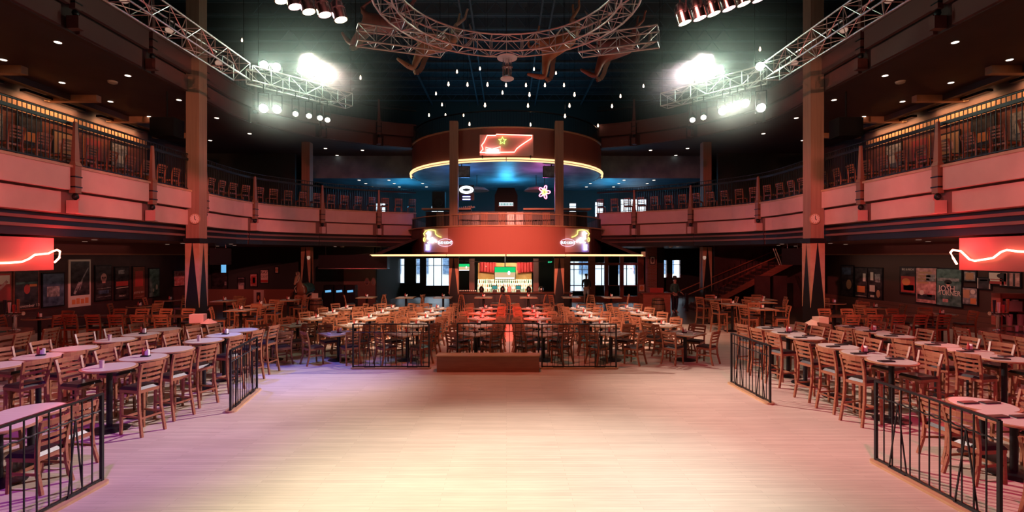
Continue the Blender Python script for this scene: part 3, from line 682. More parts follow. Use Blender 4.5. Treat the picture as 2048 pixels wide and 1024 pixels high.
# ceiling joist mesh under canopy behind bar
t = single(G().tubes([(-3.1,27.2,2.72),(-1.5,27.2,2.63),(-.2,27.2,2.58),(1,27.2,2.6),(2.4,27.2,2.7)],.012,6),'hanging_cable','white','thin white cable sagging above the red drapes','cable')
t = thing('exit_sign', 'green exit sign above the dark passage beside the central bar', 'sign', (2.35,27.0,2.62))
G().box(-.15,0,-.07,.15,.03,.07).build('box','black',t); text('EXIT',.11,(0,-.01,-.04),'exitgreen',t); G().tube((0,.015,.07),(0,.015,.35),.01,6).build('rod','black',t)

# storefront partition on the staircase side, with glass doors
sf = thing('storefront', 'reddish wooden storefront of tall glazed doors beside the central bar', 'storefront', (0,32.4,0))
xs = [3.7,4.15,5.3,5.7,6.35,6.6,7.35,7.6,8.5,8.9]
for a,b in ((3.55,4.15),(5.3,5.75),(6.35,6.6),(7.35,7.6),(8.5,8.9)): G().box(a,0,0,b,.15,3.0).build('post','doorwood',sf)
for a,b in ((4.15,5.3),(5.75,6.35),(6.6,7.35),(7.6,8.5)):
    G().box(a,.02,2.35,b,.13,2.5).build('transom','doorwood',sf); G().box(a,.02,0,b,.13,.35).build('kick_panel','doorwood',sf)
    G().box(a,.06,.35,b,.07,2.35).build('pane','glass',sf); G().box(a,.06,2.5,b,.07,3.0).build('pane','glass',sf)
    G().box(a,.03,1.0,b,.1,1.06).build('door_rail','doorwood',sf)
t = thing('neon_sign', 'pink rounded neon figure in the last storefront pane', 'sign', (8.05,32.3,1.9))
G().tubes([(.14*math.cos(a*PI/8),0,.18+.14*math.sin(a*PI/8)) for a in range(16)],.035,6,True).build('neon_tube','neon_pink',t,True)
G().tube((0,.0,.3),(0,.0,1.2),.008,5).build('hanger','black',t)
G().tubes([(-.1,0,0),(-.18,0,-.2),(.18,0,-.2),(.1,0,0)],.035,6,True).build('neon_tube','neon_pink',t,True)
bp = thing('brick_pier', 'narrow red brick pier at the end of the storefront', 'pier', (9.3,31.9,0)); struct(bp)
G().box(-.3,0,0,.3,.5,3.5).build('pier','brickred',bp)
# grey wall and mirrors, statue side
struct(G().box(-9.8,30.1,0,-7.9,30.2,2.6).build('wall_back','fasciadark'))
for k,x in enumerate((-8.35,-7.95)):
    t = thing('oval_mirror', f'small oval mirror on grey wall, {["nearer the statue","nearer the windows"][k]}', 'mirror', (x-.05,30.08,1.42), 0, 'oval mirrors')
    pp = [(.14*math.cos(a*PI/10),.24*math.sin(a*PI/10)) for a in range(20)]
    G().plate(pp,0,.03).build('rim','captrim',t); G().plate([(a*.82,b*.85) for a,b in pp],-.01,0).build('mirror_glass','chrome',t)
for s_,x,y,z,wd in ((0,-9.8,26.8,2.3,3.4),):
    t = thing('pass_canopy', 'long steel edged hood over the dark service area', 'hood', (x,y,z)); G().box(-.3,0,-.05,wd,.5,.0).build('steel_edge','chrome',t); G().box(-.3,.02,0,wd,.6,.7).build('hood_body','black',t)
    for q in (0,wd-.4): G().tube((q,.3,.7),(q,.3,1.2),.02,6).build('hanger','black',t)
for k in range(3):
    t = thing('arcade_screen', f'small blue screen on a dark machine, {ORD[k]} from the horse statue', 'screen', (-10.05+k*.62,28.2,0), 0, 'blue screens in service area')
    G().box(-.27,0,0,.27,.5,1.3).build('cabinet','black',t); G().bar((-.16,-.03,.95),(.16,-.03,.98),.03,.12).build('screen','screen_blue',t)

# ------------------------------------------------------------------ stairs
st = thing('staircase', 'dark wooden staircase climbing beside the tables, with red handrails', 'stairs', (0,0,0))
for k in range(19):
    x = 10.1+k*.34; z = (k+1)*.175
    G().box(x,26.7,z-.04,x+.38,28.4,z).build('tread','doorwood',st); G().box(x,26.74,z-.175,x+.03,28.4,z-.04).build('riser','wallred',st)
G().plate([(10.0,0),(10.4,0),(16.9,3.3),(16.6,3.5),(16.3,3.45)],26.62,26.7).build('stringer','doorwood',st)
G().plate([(10.0,0),(10.4,0),(16.9,3.3),(16.6,3.5),(16.3,3.45)],28.4,28.48).build('stringer','doorwood',st)
for y in (26.68,28.42):
    G().tube((9.6,y,.85),(16.2,y,4.0-.35),.03,8).build('handrail','wood',st,True)
    for k in range(20): x=10+k*.33; z=.1+(x-10)*.51; G().box(x-.01,y-.01,z,x+.01,y+.01,z+.95).build('baluster','black',st)
G().box(9.55,26.6,0,9.67,26.75,.95).build('newel','black',st); G().box(9.55,28.35,0,9.67,28.5,.95).build('newel','black',st)
struct(G().box(11.9,28.6,0,18,28.75,3.5).build('wall_back','wallred'))
struct(G().box(13.2,26.55,0,14.0,26.65,1.9).build('door_1','wallred')); struct(G().box(14.2,26.55,0,14.9,26.65,1.9).build('door_2','wallred'))

# ------------------------------------------------------------------ seats
def make_chair(name, sh, top, label):
    r = thing(name, label, 'chair')
    for s in (-1,1):
        G().bar((s*.195,.19,0),(s*.185,.175,sh-.03),.032,.036,a2=.042,b2=.042).build('leg','wood',r)
        G().poly([(s*.205,-.27,0),(s*.19,-.20,sh*.55),(s*.185,-.185,sh),(s*.19,-.21,sh+(top-sh)*.5),(s*.2,-.27,top)],.036,.04).build('rear_leg','wood',r)
    st_ = G().box(-.205,-.2,sh-.06,.205,.21,sh-.01).build('seat','wood',r)
    G().add([(-.2,-.18,sh-.01),(.2,-.18,sh-.01),(.21,.22,sh-.01),(-.21,.22,sh-.01),(-.17,-.15,sh+.035),(.17,-.15,sh+.035),(.18,.19,sh+.035),(-.18,.19,sh+.035)],
            [(4,5,6,7),(0,1,5,4),(1,2,6,5),(2,3,7,6),(3,0,4,7),(0,3,2,1)]).build('cushion','cushion',st_)
    L = top-sh
    for k,(f,hh) in enumerate(((.93,.075),(.72,.042),(.53,.042),(.34,.042))):
        z = sh+L*f; yb = -.185-.085*f*f
        pts = [(-.19,yb,z),(-.1,yb-.03,z),(0,yb-.04,z),(.1,yb-.03,z),(.19,yb,z)]
        G().poly(pts,.016,hh).build('back_slat','wood',r)
    z1 = sh*.36 if sh > .6 else sh*.45
    G().bar((-.19,.19,z1),(.19,.19,z1),.02,.04).build('stretcher','wood',r)
    for s in (-1,1): G().bar((s*.192,.19,z1+.04),(s*.197,-.23,z1+.04),.02,.03).build('stretcher','wood',r)
    if sh > .6: G().bar((-.19,-.225,z1+.02),(.19,-.225,z1+.02),.02,.03).build('stretcher','wood',r)
    return r
stool0 = make_chair('bar_stool', .76, 1.19, 'x'); chair0 = make_chair('dining_chair', .46, .90, 'x')
# shared-mesh light version for the far balcony: same parts
used = set()
def seat(proto, x, y, face, label, group, z=0):
    jit = random.uniform(-.09,.09)
    rz = math.atan2(-face[0], face[1]) + jit
    if proto.name not in used:
        used.add(proto.name); o = proto; o.location = (x,y,z); o.rotation_euler = (0,0,rz); o['label'] = label; o['group'] = group; return o
    return dup(proto, (x,y,z), rz, label, group)

# ------------------------------------------------------------------ tables
def make_round(name, h, r_, top='laminate', label='x'):
    t = thing(name, label, 'table')
    G().lathe([(r_-.012,0),(r_,.006),(r_,.026),(r_-.02,.03)],36).build('table_rim','wood2',t,True,loc=(0,0,h-.034))
    G().lathe([(r_-.035,0),(r_-.035,.004)],36).build('table_top',top,t,loc=(0,0,h-.004))
    G().tube((0,0,.05),(0,0,h-.035),.045,12).build('pedestal','black',t,True)
    G().lathe([(.29,0),(.29,.012),(.2,.03),(.06,.06)],20).build('base','black',t,True)
    return t
def make_square(name, h, a, label='x'):
    t = thing(name, label, 'table')
    G().box(-a/2,-a/2,h-.035,a/2,a/2,h-.004).build('table_rim','wood2',t)
    G().box(-a/2+.03,-a/2+.03,h-.004,a/2-.03,a/2-.03,h).build('table_top','dinetop',t)
    G().tube((0,0,.05),(0,0,h-.035),.05,12).build('pedestal','black',t,True)
    G().lathe([(.3,0),(.3,.012),(.2,.03),(.06,.06)],20).build('base','black',t,True)
    return t
rb0 = make_round('bar_table',1.07,.40); rl0 = make_round('low_round_table',.76,.42); sq0 = make_square('dining_table',.76,.86); sb0 = make_square('tall_square_table',1.07,.8)
rd0 = make_round('dark_bar_table',1.07,.42,'counter')
def place(proto, x, y, rz, label, group):
    if proto.name not in used:
        used.add(proto.name); proto.location=(x,y,0); proto.rotation_euler=(0,0,rz); proto['label']=label; proto['group']=group; return proto
    return dup(proto,(x,y,0),rz,label,group)
# table-top items
cd0 = thing('condiment_set','x','condiments')
G().box(-.07,-.045,0,.07,.045,.025).build('tray','black',cd0)
G().lathe([(.022,.02),(.026,.1),(.012,.14),(.01,.17)],8).build('sauce_bottle','paper_red',cd0,True,loc=(-.04,0,0))
G().lathe([(.018,.02),(.02,.08),(.014,.1)],8).build('shaker','white',cd0,True,loc=(.005,.0,0))
G().box(.025,-.03,.02,.06,.03,.13).build('napkins','white',cd0)
nr0 = G().tube((-.09,0,.018),(.09,0,.018),.018,8).mesh('napkin_roll','white',True)
pl0 = G().lathe([(.05,0),(.09,.012),(.092,.016),(.05,.006)],16).mesh('side_plate','white',True)
mn0 = G().box(-.13,-.05,0,.13,.05,.02).mesh('menu_folder','cushion')
cup0 = G().lathe([(.03,0),(.04,.13),(.036,.13),(.028,.01)],10).mesh('drink_glass','cupglass',True)
def put(me, name, x, y, z, rz, label, cat, group):
    o = bpy.data.objects.new(name, me); C.objects.link(o); o.location=(x,y,z); o.rotation_euler=(0,0,rz); return tag(o,label,cat,group)
def condiments(x, y, z, label, group):
    if 'cd' not in used:
        used.add('cd'); cd0.location=(x,y,z); cd0['label']=label; cd0['group']=group; return
    dup(cd0,(x,y,z),random.uniform(-.6,.6),label,group)

# dining block
ROWY = [14.2,15.9,17.6,19.2,20.9]; COLX = [-6.65,-4.78,-2.85,-.9,1.07,3.0,5.02]
RN = ['front','second','third','fourth','back']
random.seed(11)
for i,y in enumerate(ROWY):
    for j,x in enumerate(COLX):
        tn = f'{ORD[j]} table from statue side, {RN[i]} dining row'
        xx = x + random.uniform(-.05,.05)
        place(sq0, xx, y, PI/4+random.uniform(-.06,.06), f'square dining table, {ORD[j]} from the horse statue side in the {RN[i]} dining row', 'square dining tables')
        condiments(xx, y+.05, .76, f'red and white condiment set on the {tn}', 'condiment sets on dining tables')
        for sx,sy,nm in ((-1,-1,'stage-and-statue'),(1,-1,'stage-and-stairs'),(-1,1,'bar-and-statue'),(1,1,'bar-and-stairs')):
            dd = .47+random.uniform(-.03,.06)
            seat(chair0, xx+sx*dd, y+sy*dd, (-sx,-sy), f'slatted wooden chair at {nm} corner of {tn}', 'dining chairs')
            q = (.25)
            put(nr0,'napkin_roll',xx+sx*q*.8,y+sy*q*.8,.76,PI/4*sx*sy*-1+random.uniform(-.3,.3),f'white napkin roll at {nm} corner of {tn}','napkin','napkin rolls on dining tables')
# tall tables behind, in front of the bar
for j,x in enumerate([-6.4,-4.6,-2.9,-1.05,1.0,2.95,4.8]):
    place(sb0, x, 22.9, 0, f'tall square table before the central bar, {ORD[j]} from statue side', 'tall tables before the central bar')
    condiments(x,22.9,1.07,f'condiment set on tall table, {ORD[j]} from statue side, before the bar','condiment sets on tall tables')
    for k,dx in enumerate((-.72,.55)):
        seat(stool0, x+dx, 22.85+(.1 if k else -.1), (-dx,.1 if k else .3), f'slatted bar stool on {["statue","stairs"][k]} side of {ORD[j]} tall table before central bar','stools before the central bar')

# side bar tables
LY = [8.5,9.3,10.1,11.15,11.95,12.75]; RY = [9.0,9.7,10.45,11.6,12.3,13.05]
for s,ys,cols in ((-1,LY,(6.75,8.8)),(1,RY,(6.93,9.18))):
    for c,xc in enumerate(cols):
        cn = ['dance-floor line','wall line'][c]
        for i,y in enumerate(ys):
            yy = y + (.22 if (s>0 and c==1) else .1 if c==1 else 0); xx = s*xc
            where = f'{cn}, {SS[s]}, {ORD[i]} from the stage'
            place(rb0, xx, yy, 0, f'round pale bar table, {where}', 'round bar tables')
            if s < 0:
                if i in (1,4): condiments(xx,yy+.05,1.07,f'condiment set on bar table, {where}','condiments on bar tables')
                if i in (0,3): put(cup0,'drink_glass',xx-.05,yy-.1,1.07,0,f'smoky glass on bar table, {where}','glass','glasses on bar tables')
            else:
                for k in range(2): put(mn0,'menu_folder',xx+(-.17 if k==0 else .15),yy+(-.1 if k==0 else .12),1.07,random.uniform(-.3,.3),f'black menu folder, {["stage","bar"][k]} end of bar table, {where}','menu','black menu folders')
                if i in (1,4): condiments(xx+.02,yy+.02,1.07,f'condiment set on bar table, {where}','condiments on bar tables')
            seat(stool0, xx-s*.62, yy-.12+random.uniform(-.05,.05), (s,.25), f'slatted bar stool, dance-floor edge of bar table, {where}', 'stools at the round bar tables')
            seat(stool0, xx+s*.58, yy+.1, (-s,-.2), f'slatted bar stool, wall edge of bar table, {where}', 'stools at the round bar tables')
    # low round tables by the barrier near the stage
    for i,(y,x) in enumerate(((6.5,6.6),(7.1,6.75)) if s<0 else ((6.75,6.85),(7.4,7.05))):
        wh = f'{SS[s]}, {["beside the stage","one table out from the stage"][i]}'
        place(rl0, s*x, y, 0, f'low round pale table, {wh}', 'low round tables')
        seat(chair0, s*(x-.62), y-.12, (s,.1), f'slatted low chair against the barrier, {wh}', 'chairs at the low round tables')
        seat(chair0, s*(x+.6), y+.1, (-s,0), f'slatted low chair, wall edge of low table, {wh}', 'chairs at the low round tables')
        if s>0:
            for k in range(2): put(mn0,'menu_folder',s*x+(-.17 if k==0 else .15),y+.05,.76,.1,f'black menu folder on low table, {["outer","inner"][k]} one, {wh}','menu','black menu folders')
    seat(chair0, s*6.15, 5.55, (s,.2), f'slatted low chair nearest the stage beside barrier, {SS[s]}', 'chairs at the low round tables')
    # long drink rail
    dr = thing('drink_rail', f'long dark narrow tall table behind bar tables, {SIDE[s]}', 'table', (s*11.75,15.8,0), 0, 'long tall tables')
    G().box(-1.7,-.25,1.03,1.7,.25,1.07).build('table_top','counter',dr)
    for q in (-1.4,1.4): G().box(q-.04,-.04,0,q+.04,.04,1.03).build('leg','black',dr); G().box(q-.06,-.22,0,q+.06,.22,.04).build('foot','black',dr)
    for k in range(5):
        seat(stool0, s*(10.4+k*.68), 15.25, (0,1), f'slatted bar stool at long tall table, {SS[s]}, {ORD[k]} from dance floor', 'stools at the long tall tables')
    for k in range(4):
        seat(stool0, s*(10.6+k*.75), 16.4, (0,-1), f'slatted bar stool behind long tall table, {SS[s]}, {ORD[k]} from dance floor', 'stools at the long tall tables')
# tall tables farther back at the sides
far_l = [(-14.2,15.2),(-13.8,18.8),(-14.4,21.4),(-11.9,21.1),(-9.3,17.5),(-9.5,19.3),(-9.35,21.4)]
far_r = [(14.1,16.2),(13.5,18.3),(13.1,20.0),(8.85,19.6),(9.15,17.9),(10.5,20.5),(11.2,21.8),(9.1,21.8)]
desc_l = ['beside the poster wall near the side bar','under the small poster row','in the far corner by the poster wall','beyond the tall column','beside the linen barrel','midway toward the horse statue','in front of the horse statue']
desc_r = ['nearest the right side bar end'.replace('right ',''),'under the lit concert posters','below the dark poster trio','on the dining side before the stairs','beside the cloth-topped barrel','behind the tall column','below the staircase','at the foot of the staircase']
for L_,D_,s in ((far_l,desc_l,-1),(far_r,desc_r,1)):
    for k,(x,y) in enumerate(L_):
        pr = rd0 if k < 3 else sb0
        place(pr, x, y, 0, f'tall dark table {D_[k]}, {SIDE[s]}', 'tall tables at the sides')
        condiments(x,y,1.07,f'condiment set on tall table {D_[k]}, {SIDE[s]}','condiment sets at the sides')
        for q,(dx,dy) in enumerate(((-.6,-.25),(.6,-.15),(.1,.6))):
            seat(stool0, x+dx, y+dy, (-dx,-dy), f'bar stool at table {D_[k]}, {["statue-facing","stairs-facing","rear"][q]} seat, {SS[s]}', 'stools at the side tall tables')

# balcony stools and tables behind the railing
for s in (-1,1):
    line = offs(FULL, .95); k = 0
    L = [Vector(p) for p in line]; cum = 0; step = .78; nxt = 8.2+3.9
    for p,q in zip(L,L[1:]):
        l = (q-p).length
        while nxt < cum+l:
            a = p+(q-p)*((nxt-cum)/l); t = (q-p).normalized()
            seat(stool0, a.x*(-s), a.y, (-t.y*(-s), t.x), f'ladder-back stool behind second level railing, {SS[s]}, {ordn(k)} from stage', 'stools along the balcony railing', 5.1)
            k += 1; nxt += step
        cum += l
    for k in range(7):
        g0 = thing('balcony_table', f'dark tall table on the second level, {SS[s]}, {ORD[k]} from the stage', 'table', (s*14.2,7+k*2.5,5.102), 0, 'tables on the balcony')
        G().box(-.4,-.4,1.03,.4,.4,1.07).build('table_top','counter',g0); G().tube((0,0,0),(0,0,1.03),.04,10).build('pedestal','black',g0); G().lathe([(.28,0),(.05,.05)],14).build('base','black',g0)
        for q in range(2):
            seat(stool0, s*(15.0), 6.7+k*2.5+q*.6, (-s,0), f'ladder-back stool by upper warm wall, {SS[s]}, {ORD[2*k+q]} from the stage', 'stools by the upper walls', 5.1)
    for k in range(12):
        y = 7.2+k*1.45
        t = thing('framed_picture', f'framed picture on the warm upper wall, {SS[s]}, {ORD[k]} from the stage', 'picture', (s*17.96,y,7.35), -s*PI/2, 'pictures on the upper walls')
        hh = .62+.1*(k%3)
        G().box(-.5,-.04,-hh,.5,0,hh).build('frame',['black','wood','black'][k%3],t); G().box(-.43,-.05,-hh+.07,.43,-.04,hh-.07).build('print',['paper_dark','paper_tan','paper_red','paper_grey'][k%4],t)
        G().box(-.25,-.055,-.1,.2,-.05,.25).build('picture_block',['paper_orange','cream','paper_dark','paper_pink'][(k*3)%4],t)

# ------------------------------------------------------------------ barriers
def make_barrier(L, label, n=12, apos=(.22,.78)):
    t = thing('floor_barrier', label, 'barrier')
    pts = [(L/2+.06-.1+.1*math.sin(a*PI/8), .1*math.cos(a*PI/8)) for a in range(9)] ; pts2 = [(-x,-y) for x,y in pts]
    G().prism([(x,y) for x,y in (pts+pts2)][::-1],0,.035).build('base_board','skirtwood',t)
    for x in (-L/2,L/2): G().box(x-.018,-.018,.035,x+.018,.018,1.17).build('post','black',t)
    G().box(-L/2,-.02,1.15,L/2,.02,1.18).build('top_rail','black',t)
    g = G(); nseg = 40
    g.tubes([(-L/2+L*k/nseg, .006*math.sin(k*1.9), .95+.006*math.cos(k*1.9)) for k in range(nseg+1)],.011,5); g.build('twisted_rail','black',t)
    G().box(-L/2,-.014,.045,L/2,.014,.07).build('bottom_rail','black',t)
    for k in range(1,n): x=-L/2+L*k/n; G().box(x-.0065,-.0065,.06,x+.0065,.0065,1.155).build('baluster','black',t)
    for q in apos:
        x = -L/2+L*q
        for sg in (-1,1): G().bar((x,0,.94),(x+sg*.12,sg*.02,.05),.014).build('brace_rod','black',t)
        G().box(x-.14,-.025,.035,x+.14,.025,.05).build('brace_foot','black',t)
    return t
for s,sp in ((-1,((5.62,5.28,'beside the stage'),(10.22,5.35,'nearer the dining tables'))),(1,((6.28,5.31,'beside the stage'),(10.75,5.22,'nearer the dining tables')))):
    for y,x,d in sp:
        b = make_barrier(1.74 if y<8 else 1.6, f'black metal floor barrier on wooden base board, {SIDE[s]}, {d}'); b.location=(s*x,y,0); b.rotation_euler=(0,0,PI/2+(.03*s if y<8 else -.18*s if s<0 else .03)); b['group']='floor barriers along the dance floor'
for x0,x1,y,d in ((-4.02,-2.03,13.1,'in front of the dining tables by the statue side'),(-1.3,.85,13.25,'directly behind the low wooden box'),(.93,2.87,13.1,'in front of dining tables by the stairs side')):
    b = make_barrier(x1-x0, f'black metal floor barrier {d}', 14); b.location=((x0+x1)/2,y,0); b['group']='floor barriers along the dining tables'
t = thing('wooden_box', 'long low brown wooden box at the edge of the dance floor', 'box', (-.47,12.68,0))
G().box(-1.3,0,0,1.3,.36,.40).build('body','bench',t); G().box(-1.32,-.015,.40,1.32,.38,.425).build('top_board','skirtwood',t)
struct(G().box(7.6,18.85,0,9.9,18.93,.006).build('trim_8','white'))

# ------------------------------------------------------------------ side bars with neon canopies
for s in (-1,1):
    sd = SIDE[s]
    b = thing('side_bar', f'red-lit wooden side bar with beer taps, {sd}', 'bar', (0,0,0), 0, 'side bars')
    def bp_(d, y1): return [(s*(11.75+d),4.0),(s*(11.75+d),y1-.55),(s*(12.15+d*.8),y1-.1),(s*(12.9),y1),(s*14.4,y1),(s*14.4,4.0)]
    o1 = bp_(.12,12.7); o2 = bp_(0,12.95)
    if s<0: o1=o1[::-1]; o2=o2[::-1]
    G().prism(o1,0,1.04).build('bar_body','barfront',b); G().prism(o2,1.04,1.11).build('counter_top','counter',b)
    G().ribbon([(s*11.73,4),(s*11.73,12.4)],[(s*11.69,4),(s*11.69,12.4)],1.0,1.1).build('counter_edge','barfront',b)
    for k in range(10): G().box(*sorted((s*11.84,s*11.87))[:1],4.2+k*.8,.12,sorted((s*11.84,s*11.87))[1],4.85+k*.8,.92).build('front_panel','barfront',b)
    cb = thing('bar_canopy', f'plain box canopy above the side bar, {sd}', 'canopy', (0,0,0), 0, 'side bar canopies')
    x0,x1 = sorted((s*12.45,s*14.6)); G().box(x0,3.6,2.57,x1,13.75,3.44).build('canopy_box','canopybox',cb)
    for yy in (5,9,13): G().tube((s*13.5,yy,3.44),(s*13.5,yy,3.5),.04,8).build('hanger','black',cb)
    ne = thing('neon_outline', f'thick coral neon outline running around the bar canopy, {sd}', 'neon', (0,0,0), 0, 'neon outlines on the side canopies')
    xx = s*12.36
    if s<0: pr = [(13.95,2.77),(14.1,2.90),(14.12,3.08),(13.75,3.12),(13.6,3.07),(13.5,3.02),(13.1,2.98),(12.95,2.88),(12.75,2.80),(12.4,2.78),(11,2.77),(8,2.76),(5,2.75)]
    else: pr = [(14.0,2.72),(14.12,2.9),(14.2,3.05),(13.85,3.12),(13.6,3.08),(13.35,2.86),(13.2,2.82),(12.95,2.86),(12.7,2.9),(12.5,3.05),(12.35,3.1),(12.1,3.06),(11.8,3.05),(11.5,2.9),(11.2,2.85),(9,2.8),(5,2.8)]
    G().tubes([(xx+s*(.25 if y>13.9 else 0),y,z) for y,z in pr],.026,8).build('neon_tube','neon_side',ne,True)
    for y,z in pr[3:9:2]: G().tube((xx,y,z),(xx+s*.1,y,z),.012,5).build('standoff','black',ne)
    # taps
    tp = thing('beer_tap_tower', f'cluster of beer tap handles on the side bar, {sd}', 'beer tap', (s*12.15,12.35,1.11), 0, 'beer tap towers')
    G().tube((0,0,0),(0,0,.42),.05,12).build('column','chrome',tp,True); G().lathe([(.12,0),(.12,.02),(.06,.04)],14).build('foot','chrome',tp,True)
    G().tube((-.22,0,.42),(.22,0,.42),.05,10).build('manifold','chrome',tp,True)
    for k,(x,hh,mm) in enumerate(((-.17,.32,'jacket'),(-.06,.26,'white'),(.05,.2,'paper_red'),(.16,.34,'wood'))):
        G().tube((x,-.07,.44),(x,-.07,.44+hh),.018,8,.034).build('tap_handle',mm,tp,True); G().tube((x,-.03,.42),(x,-.12,.36),.012,6).build('spout','chrome',tp)
    for k in range(5):
        seat(stool0, s*11.35, 12.2-k*.75, (s,0), f'slatted bar stool at the side bar, {SS[s]}, {ORD[k]} from bar end', 'stools at the side bars')
    mt = thing('bar_mat', f'flat rubber bar mat beside the taps, {sd}', 'mat', (s*12.6,11.9,1.11), 0, 'bar mats'); G().box(-.4,-.3,0,.4,.3,.015).build('mat_top','green' if s<0 else 'black',mt)
    for k in range(3): single(G().lathe([(.03,0),(.04,.14)],10),'drink_glass','cupglass',f'empty glass on the side bar mat, {SS[s]}, {ORD[k]} from taps','glass','glasses on the side bars',(s*12.35+.1*k,12.1-.1*k,1.125),0,True)
cab = thing('cup_cabinet', 'open wooden cabinet on the side bar holding cups, staircase side', 'cabinet', (13.35,13.15,1.11), -.2)
G().box(-.32,-.02,0,-.27,.3,.85).build('side_panel','barfront',cab); G().box(.27,-.02,0,.32,.3,.85).build('side_panel','barfront',cab)
G().box(-.32,-.02,.72,.32,.3,.85).build('top','barfront',cab); G().box(-.3,.27,0,.3,.3,.8).build('back_panel','paper_dark',cab); G().box(-.27,0,.36,.27,.27,.38).build('shelf','barfront',cab)
for k in range(3): single(G().lathe([(.06,0),(.075,.28),(.07,.3)],12),'cup_stack','cream',f'tall stack of pale cups in cabinet, {["beside the taps","middle","farthest from taps"][k]}','cups','cup stacks in the cabinet',(13.27+.15*k,13.2,1.115 if k!=1 else 1.5),0,True)
single(G().box(-.16,-.1,0,.16,.1,.26),'carton','cream','pale carton on the upper shelf of the cup cabinet','box',None,(13.33,13.18,1.5),-.2)

# ------------------------------------------------------------------ posters
def poster(Y, py0, py1, wd, s, label, frame, paper, items, lean=0, X=17.995, back=None):
    if back is None:
        z1 = H+(CY-py0)/F*Y; z0 = H+(CY-py1)/F*Y; loc = (s*X, Y, (z0+z1)/2); rz = -s*PI/2
    else:
        Yb = back; z1 = H+(CY-py0)/F*Yb; z0 = H+(CY-py1)/F*Yb; loc = (Y, Yb, (z0+z1)/2); rz = 0
    h = z1-z0; t = thing('poster', label, 'poster', loc, rz)
    G().box(-wd/2,-.04,-h/2,wd/2,0,h/2).build('frame',frame,t)
    G().box(-wd/2+.05,-.05,-h/2+.05,wd/2-.05,-.04,h/2-.05).build('print',paper,t)
    for it in items:
        if it[0]=='r': G().box(it[1]*wd,-.054,it[2]*h,it[3]*wd,-.05,it[4]*h).build('print_block',it[5],t)
        elif it[0]=='t': text(it[1],it[2],(it[3]*wd,-.056,it[4]*h),it[5],t,sx=it[6] if len(it)>6 else 1)
        elif it[0]=='e': G().plate([(it[1]*wd+it[3]*wd*math.cos(a*PI/8),it[2]*h+it[4]*h*math.sin(a*PI/8)) for a in range(16)],-.056,-.05).build('print_shape',it[5],t)
        elif it[0]=='l': G().bar((it[1]*wd,-.056,it[2]*h),(it[3]*wd,-.056,it[4]*h),.012,it[5]).build('print_stroke',it[6],t)
    return t
def YL(px): return 18.0/((CX-px)/F)
def YR(px): return 18.0/((px-CX)/F)
poster(YL(51),540,620,1.0,-1,'framed dark concert poster reading November 13 beside the taps','doorwood','paper_dark',
       [('t','November 13',.16,.05,-.43,'cream'),('e',0,.02,.12,.12,'paper_red'),('r',-.1,-.25,.1,-.02,'jacket'),('r',-.42,.15,.42,.2,'paper_green'),('r',.1,.08,.4,.14,'paper_orange')])
poster(YL(-4),545,605,.9,-1,'framed red and cream poster at the wall edge behind the side bar','doorwood','paper_red',[('r',-.4,.1,.4,.4,'cream'),('l',-.3,-.3,.3,.2,.1,'paper_pink')])
poster(YL(105),545,614,1.0,-1,'dim blue framed poster beside the white framed guitar poster','black','paper_blue',[('r',-.3,-.2,.25,.1,'paper_grey')])
poster(YL(158),519,613,1.08,-1,'tall white framed poster with slanting guitar and four stamps','cream','cream',
       [('r',-.43,-.26,.43,.46,'paper_dark'),('l',-.2,-.18,.36,.32,.05,'paper_grey'),('l',-.28,-.22,-.05,.02,.09,'paper_grey'),('l',-.05,-.15,.1,.1,.06,'paper_grey')]+
       [('r',-.38+.2*k,-.44,-.22+.2*k,-.34+.02*(k%2),'paper_orange') for k in range(4)])
poster(YL(205),530,602,.95,-1,'black poster with a pale skull beside the guitar poster','black','paper_dark',
       [('e',0,.15,.17,.12,'paper_pink'),('r',-.1,.0,.1,.07,'paper_pink'),('e',-.07,.15,.04,.03,'paper_dark'),('e',.07,.15,.04,.03,'paper_dark'),('l',-.4,-.15,.4,-.14,.02,'paper_grey'),('l',-.4,-.38,.4,-.37,.02,'paper_grey'),('r',-.3,-.3,.3,-.2,'paper_blue')])
poster(YL(242),533,600,.9,-1,'dark poster with red middle band and white lower lines','black','paper_dark',
       [('r',-.4,-.08,.4,.06,'paper_red'),('l',-.4,-.14,.4,-.12,.03,'cream'),('r',-.25,.28,.15,.4,'paper_grey'),('t','FRIDAY',.12,0,-.4,'cream')])
poster(YL(276),532,600,.85,-1,'maroon poster with JULY 8 in white capitals','black','doorwood',[('t','JULY 8, 2011',.13,0,-.3,'cream'),('r',-.3,-.1,.3,.35,'paper_red'),('l',-.35,-.4,.35,-.39,.02,'paper_pink')])
poster(YL(307),536,595,.8,-1,'dark green poster with two small pale figures','black','paper_green',[('e',-.1,-.25,.06,.06,'cream'),('e',.2,-.15,.09,.09,'cream')])
poster(YL(357),540,573,.95,-1,'square peach poster of chunky red letters','black','paper_pink',[('t','LAR',.3,0,.12,'paper_red'),('t','BROWN',.2,0,-.14,'paper_red'),('t','LUKE P',.2,0,-.4,'paper_red')])
poster(-17.3,520,592,1.0,0,'dark poster reading MARCH 19 beyond the tall column','black','paper_dark',[('t','MARCH 19',.17,0,-.42,'cream'),('r',.1,.15,.4,.42,'screen_blue'),('r',.3,-.2,.42,-.1,'paper_grey')],back=30.19)  # blue block glows in place of a television's reflection
poster(-16.0,554,582,.48,0,'small grey newsprint handbill low on the dark wall','black','paper_grey',[('r',-.4,.1,.4,.4,'paper_dark'),('r',-.3,-.4,.3,-.1,'cream')],back=30.19)
poster(-15.25,547,574,.48,0,'small pink and red handbill on the dark wall','black','paper_pink',[('r',-.3,-.3,.3,.3,'paper_red'),('r',-.1,-.2,.2,.2,'cream')],back=30.19)
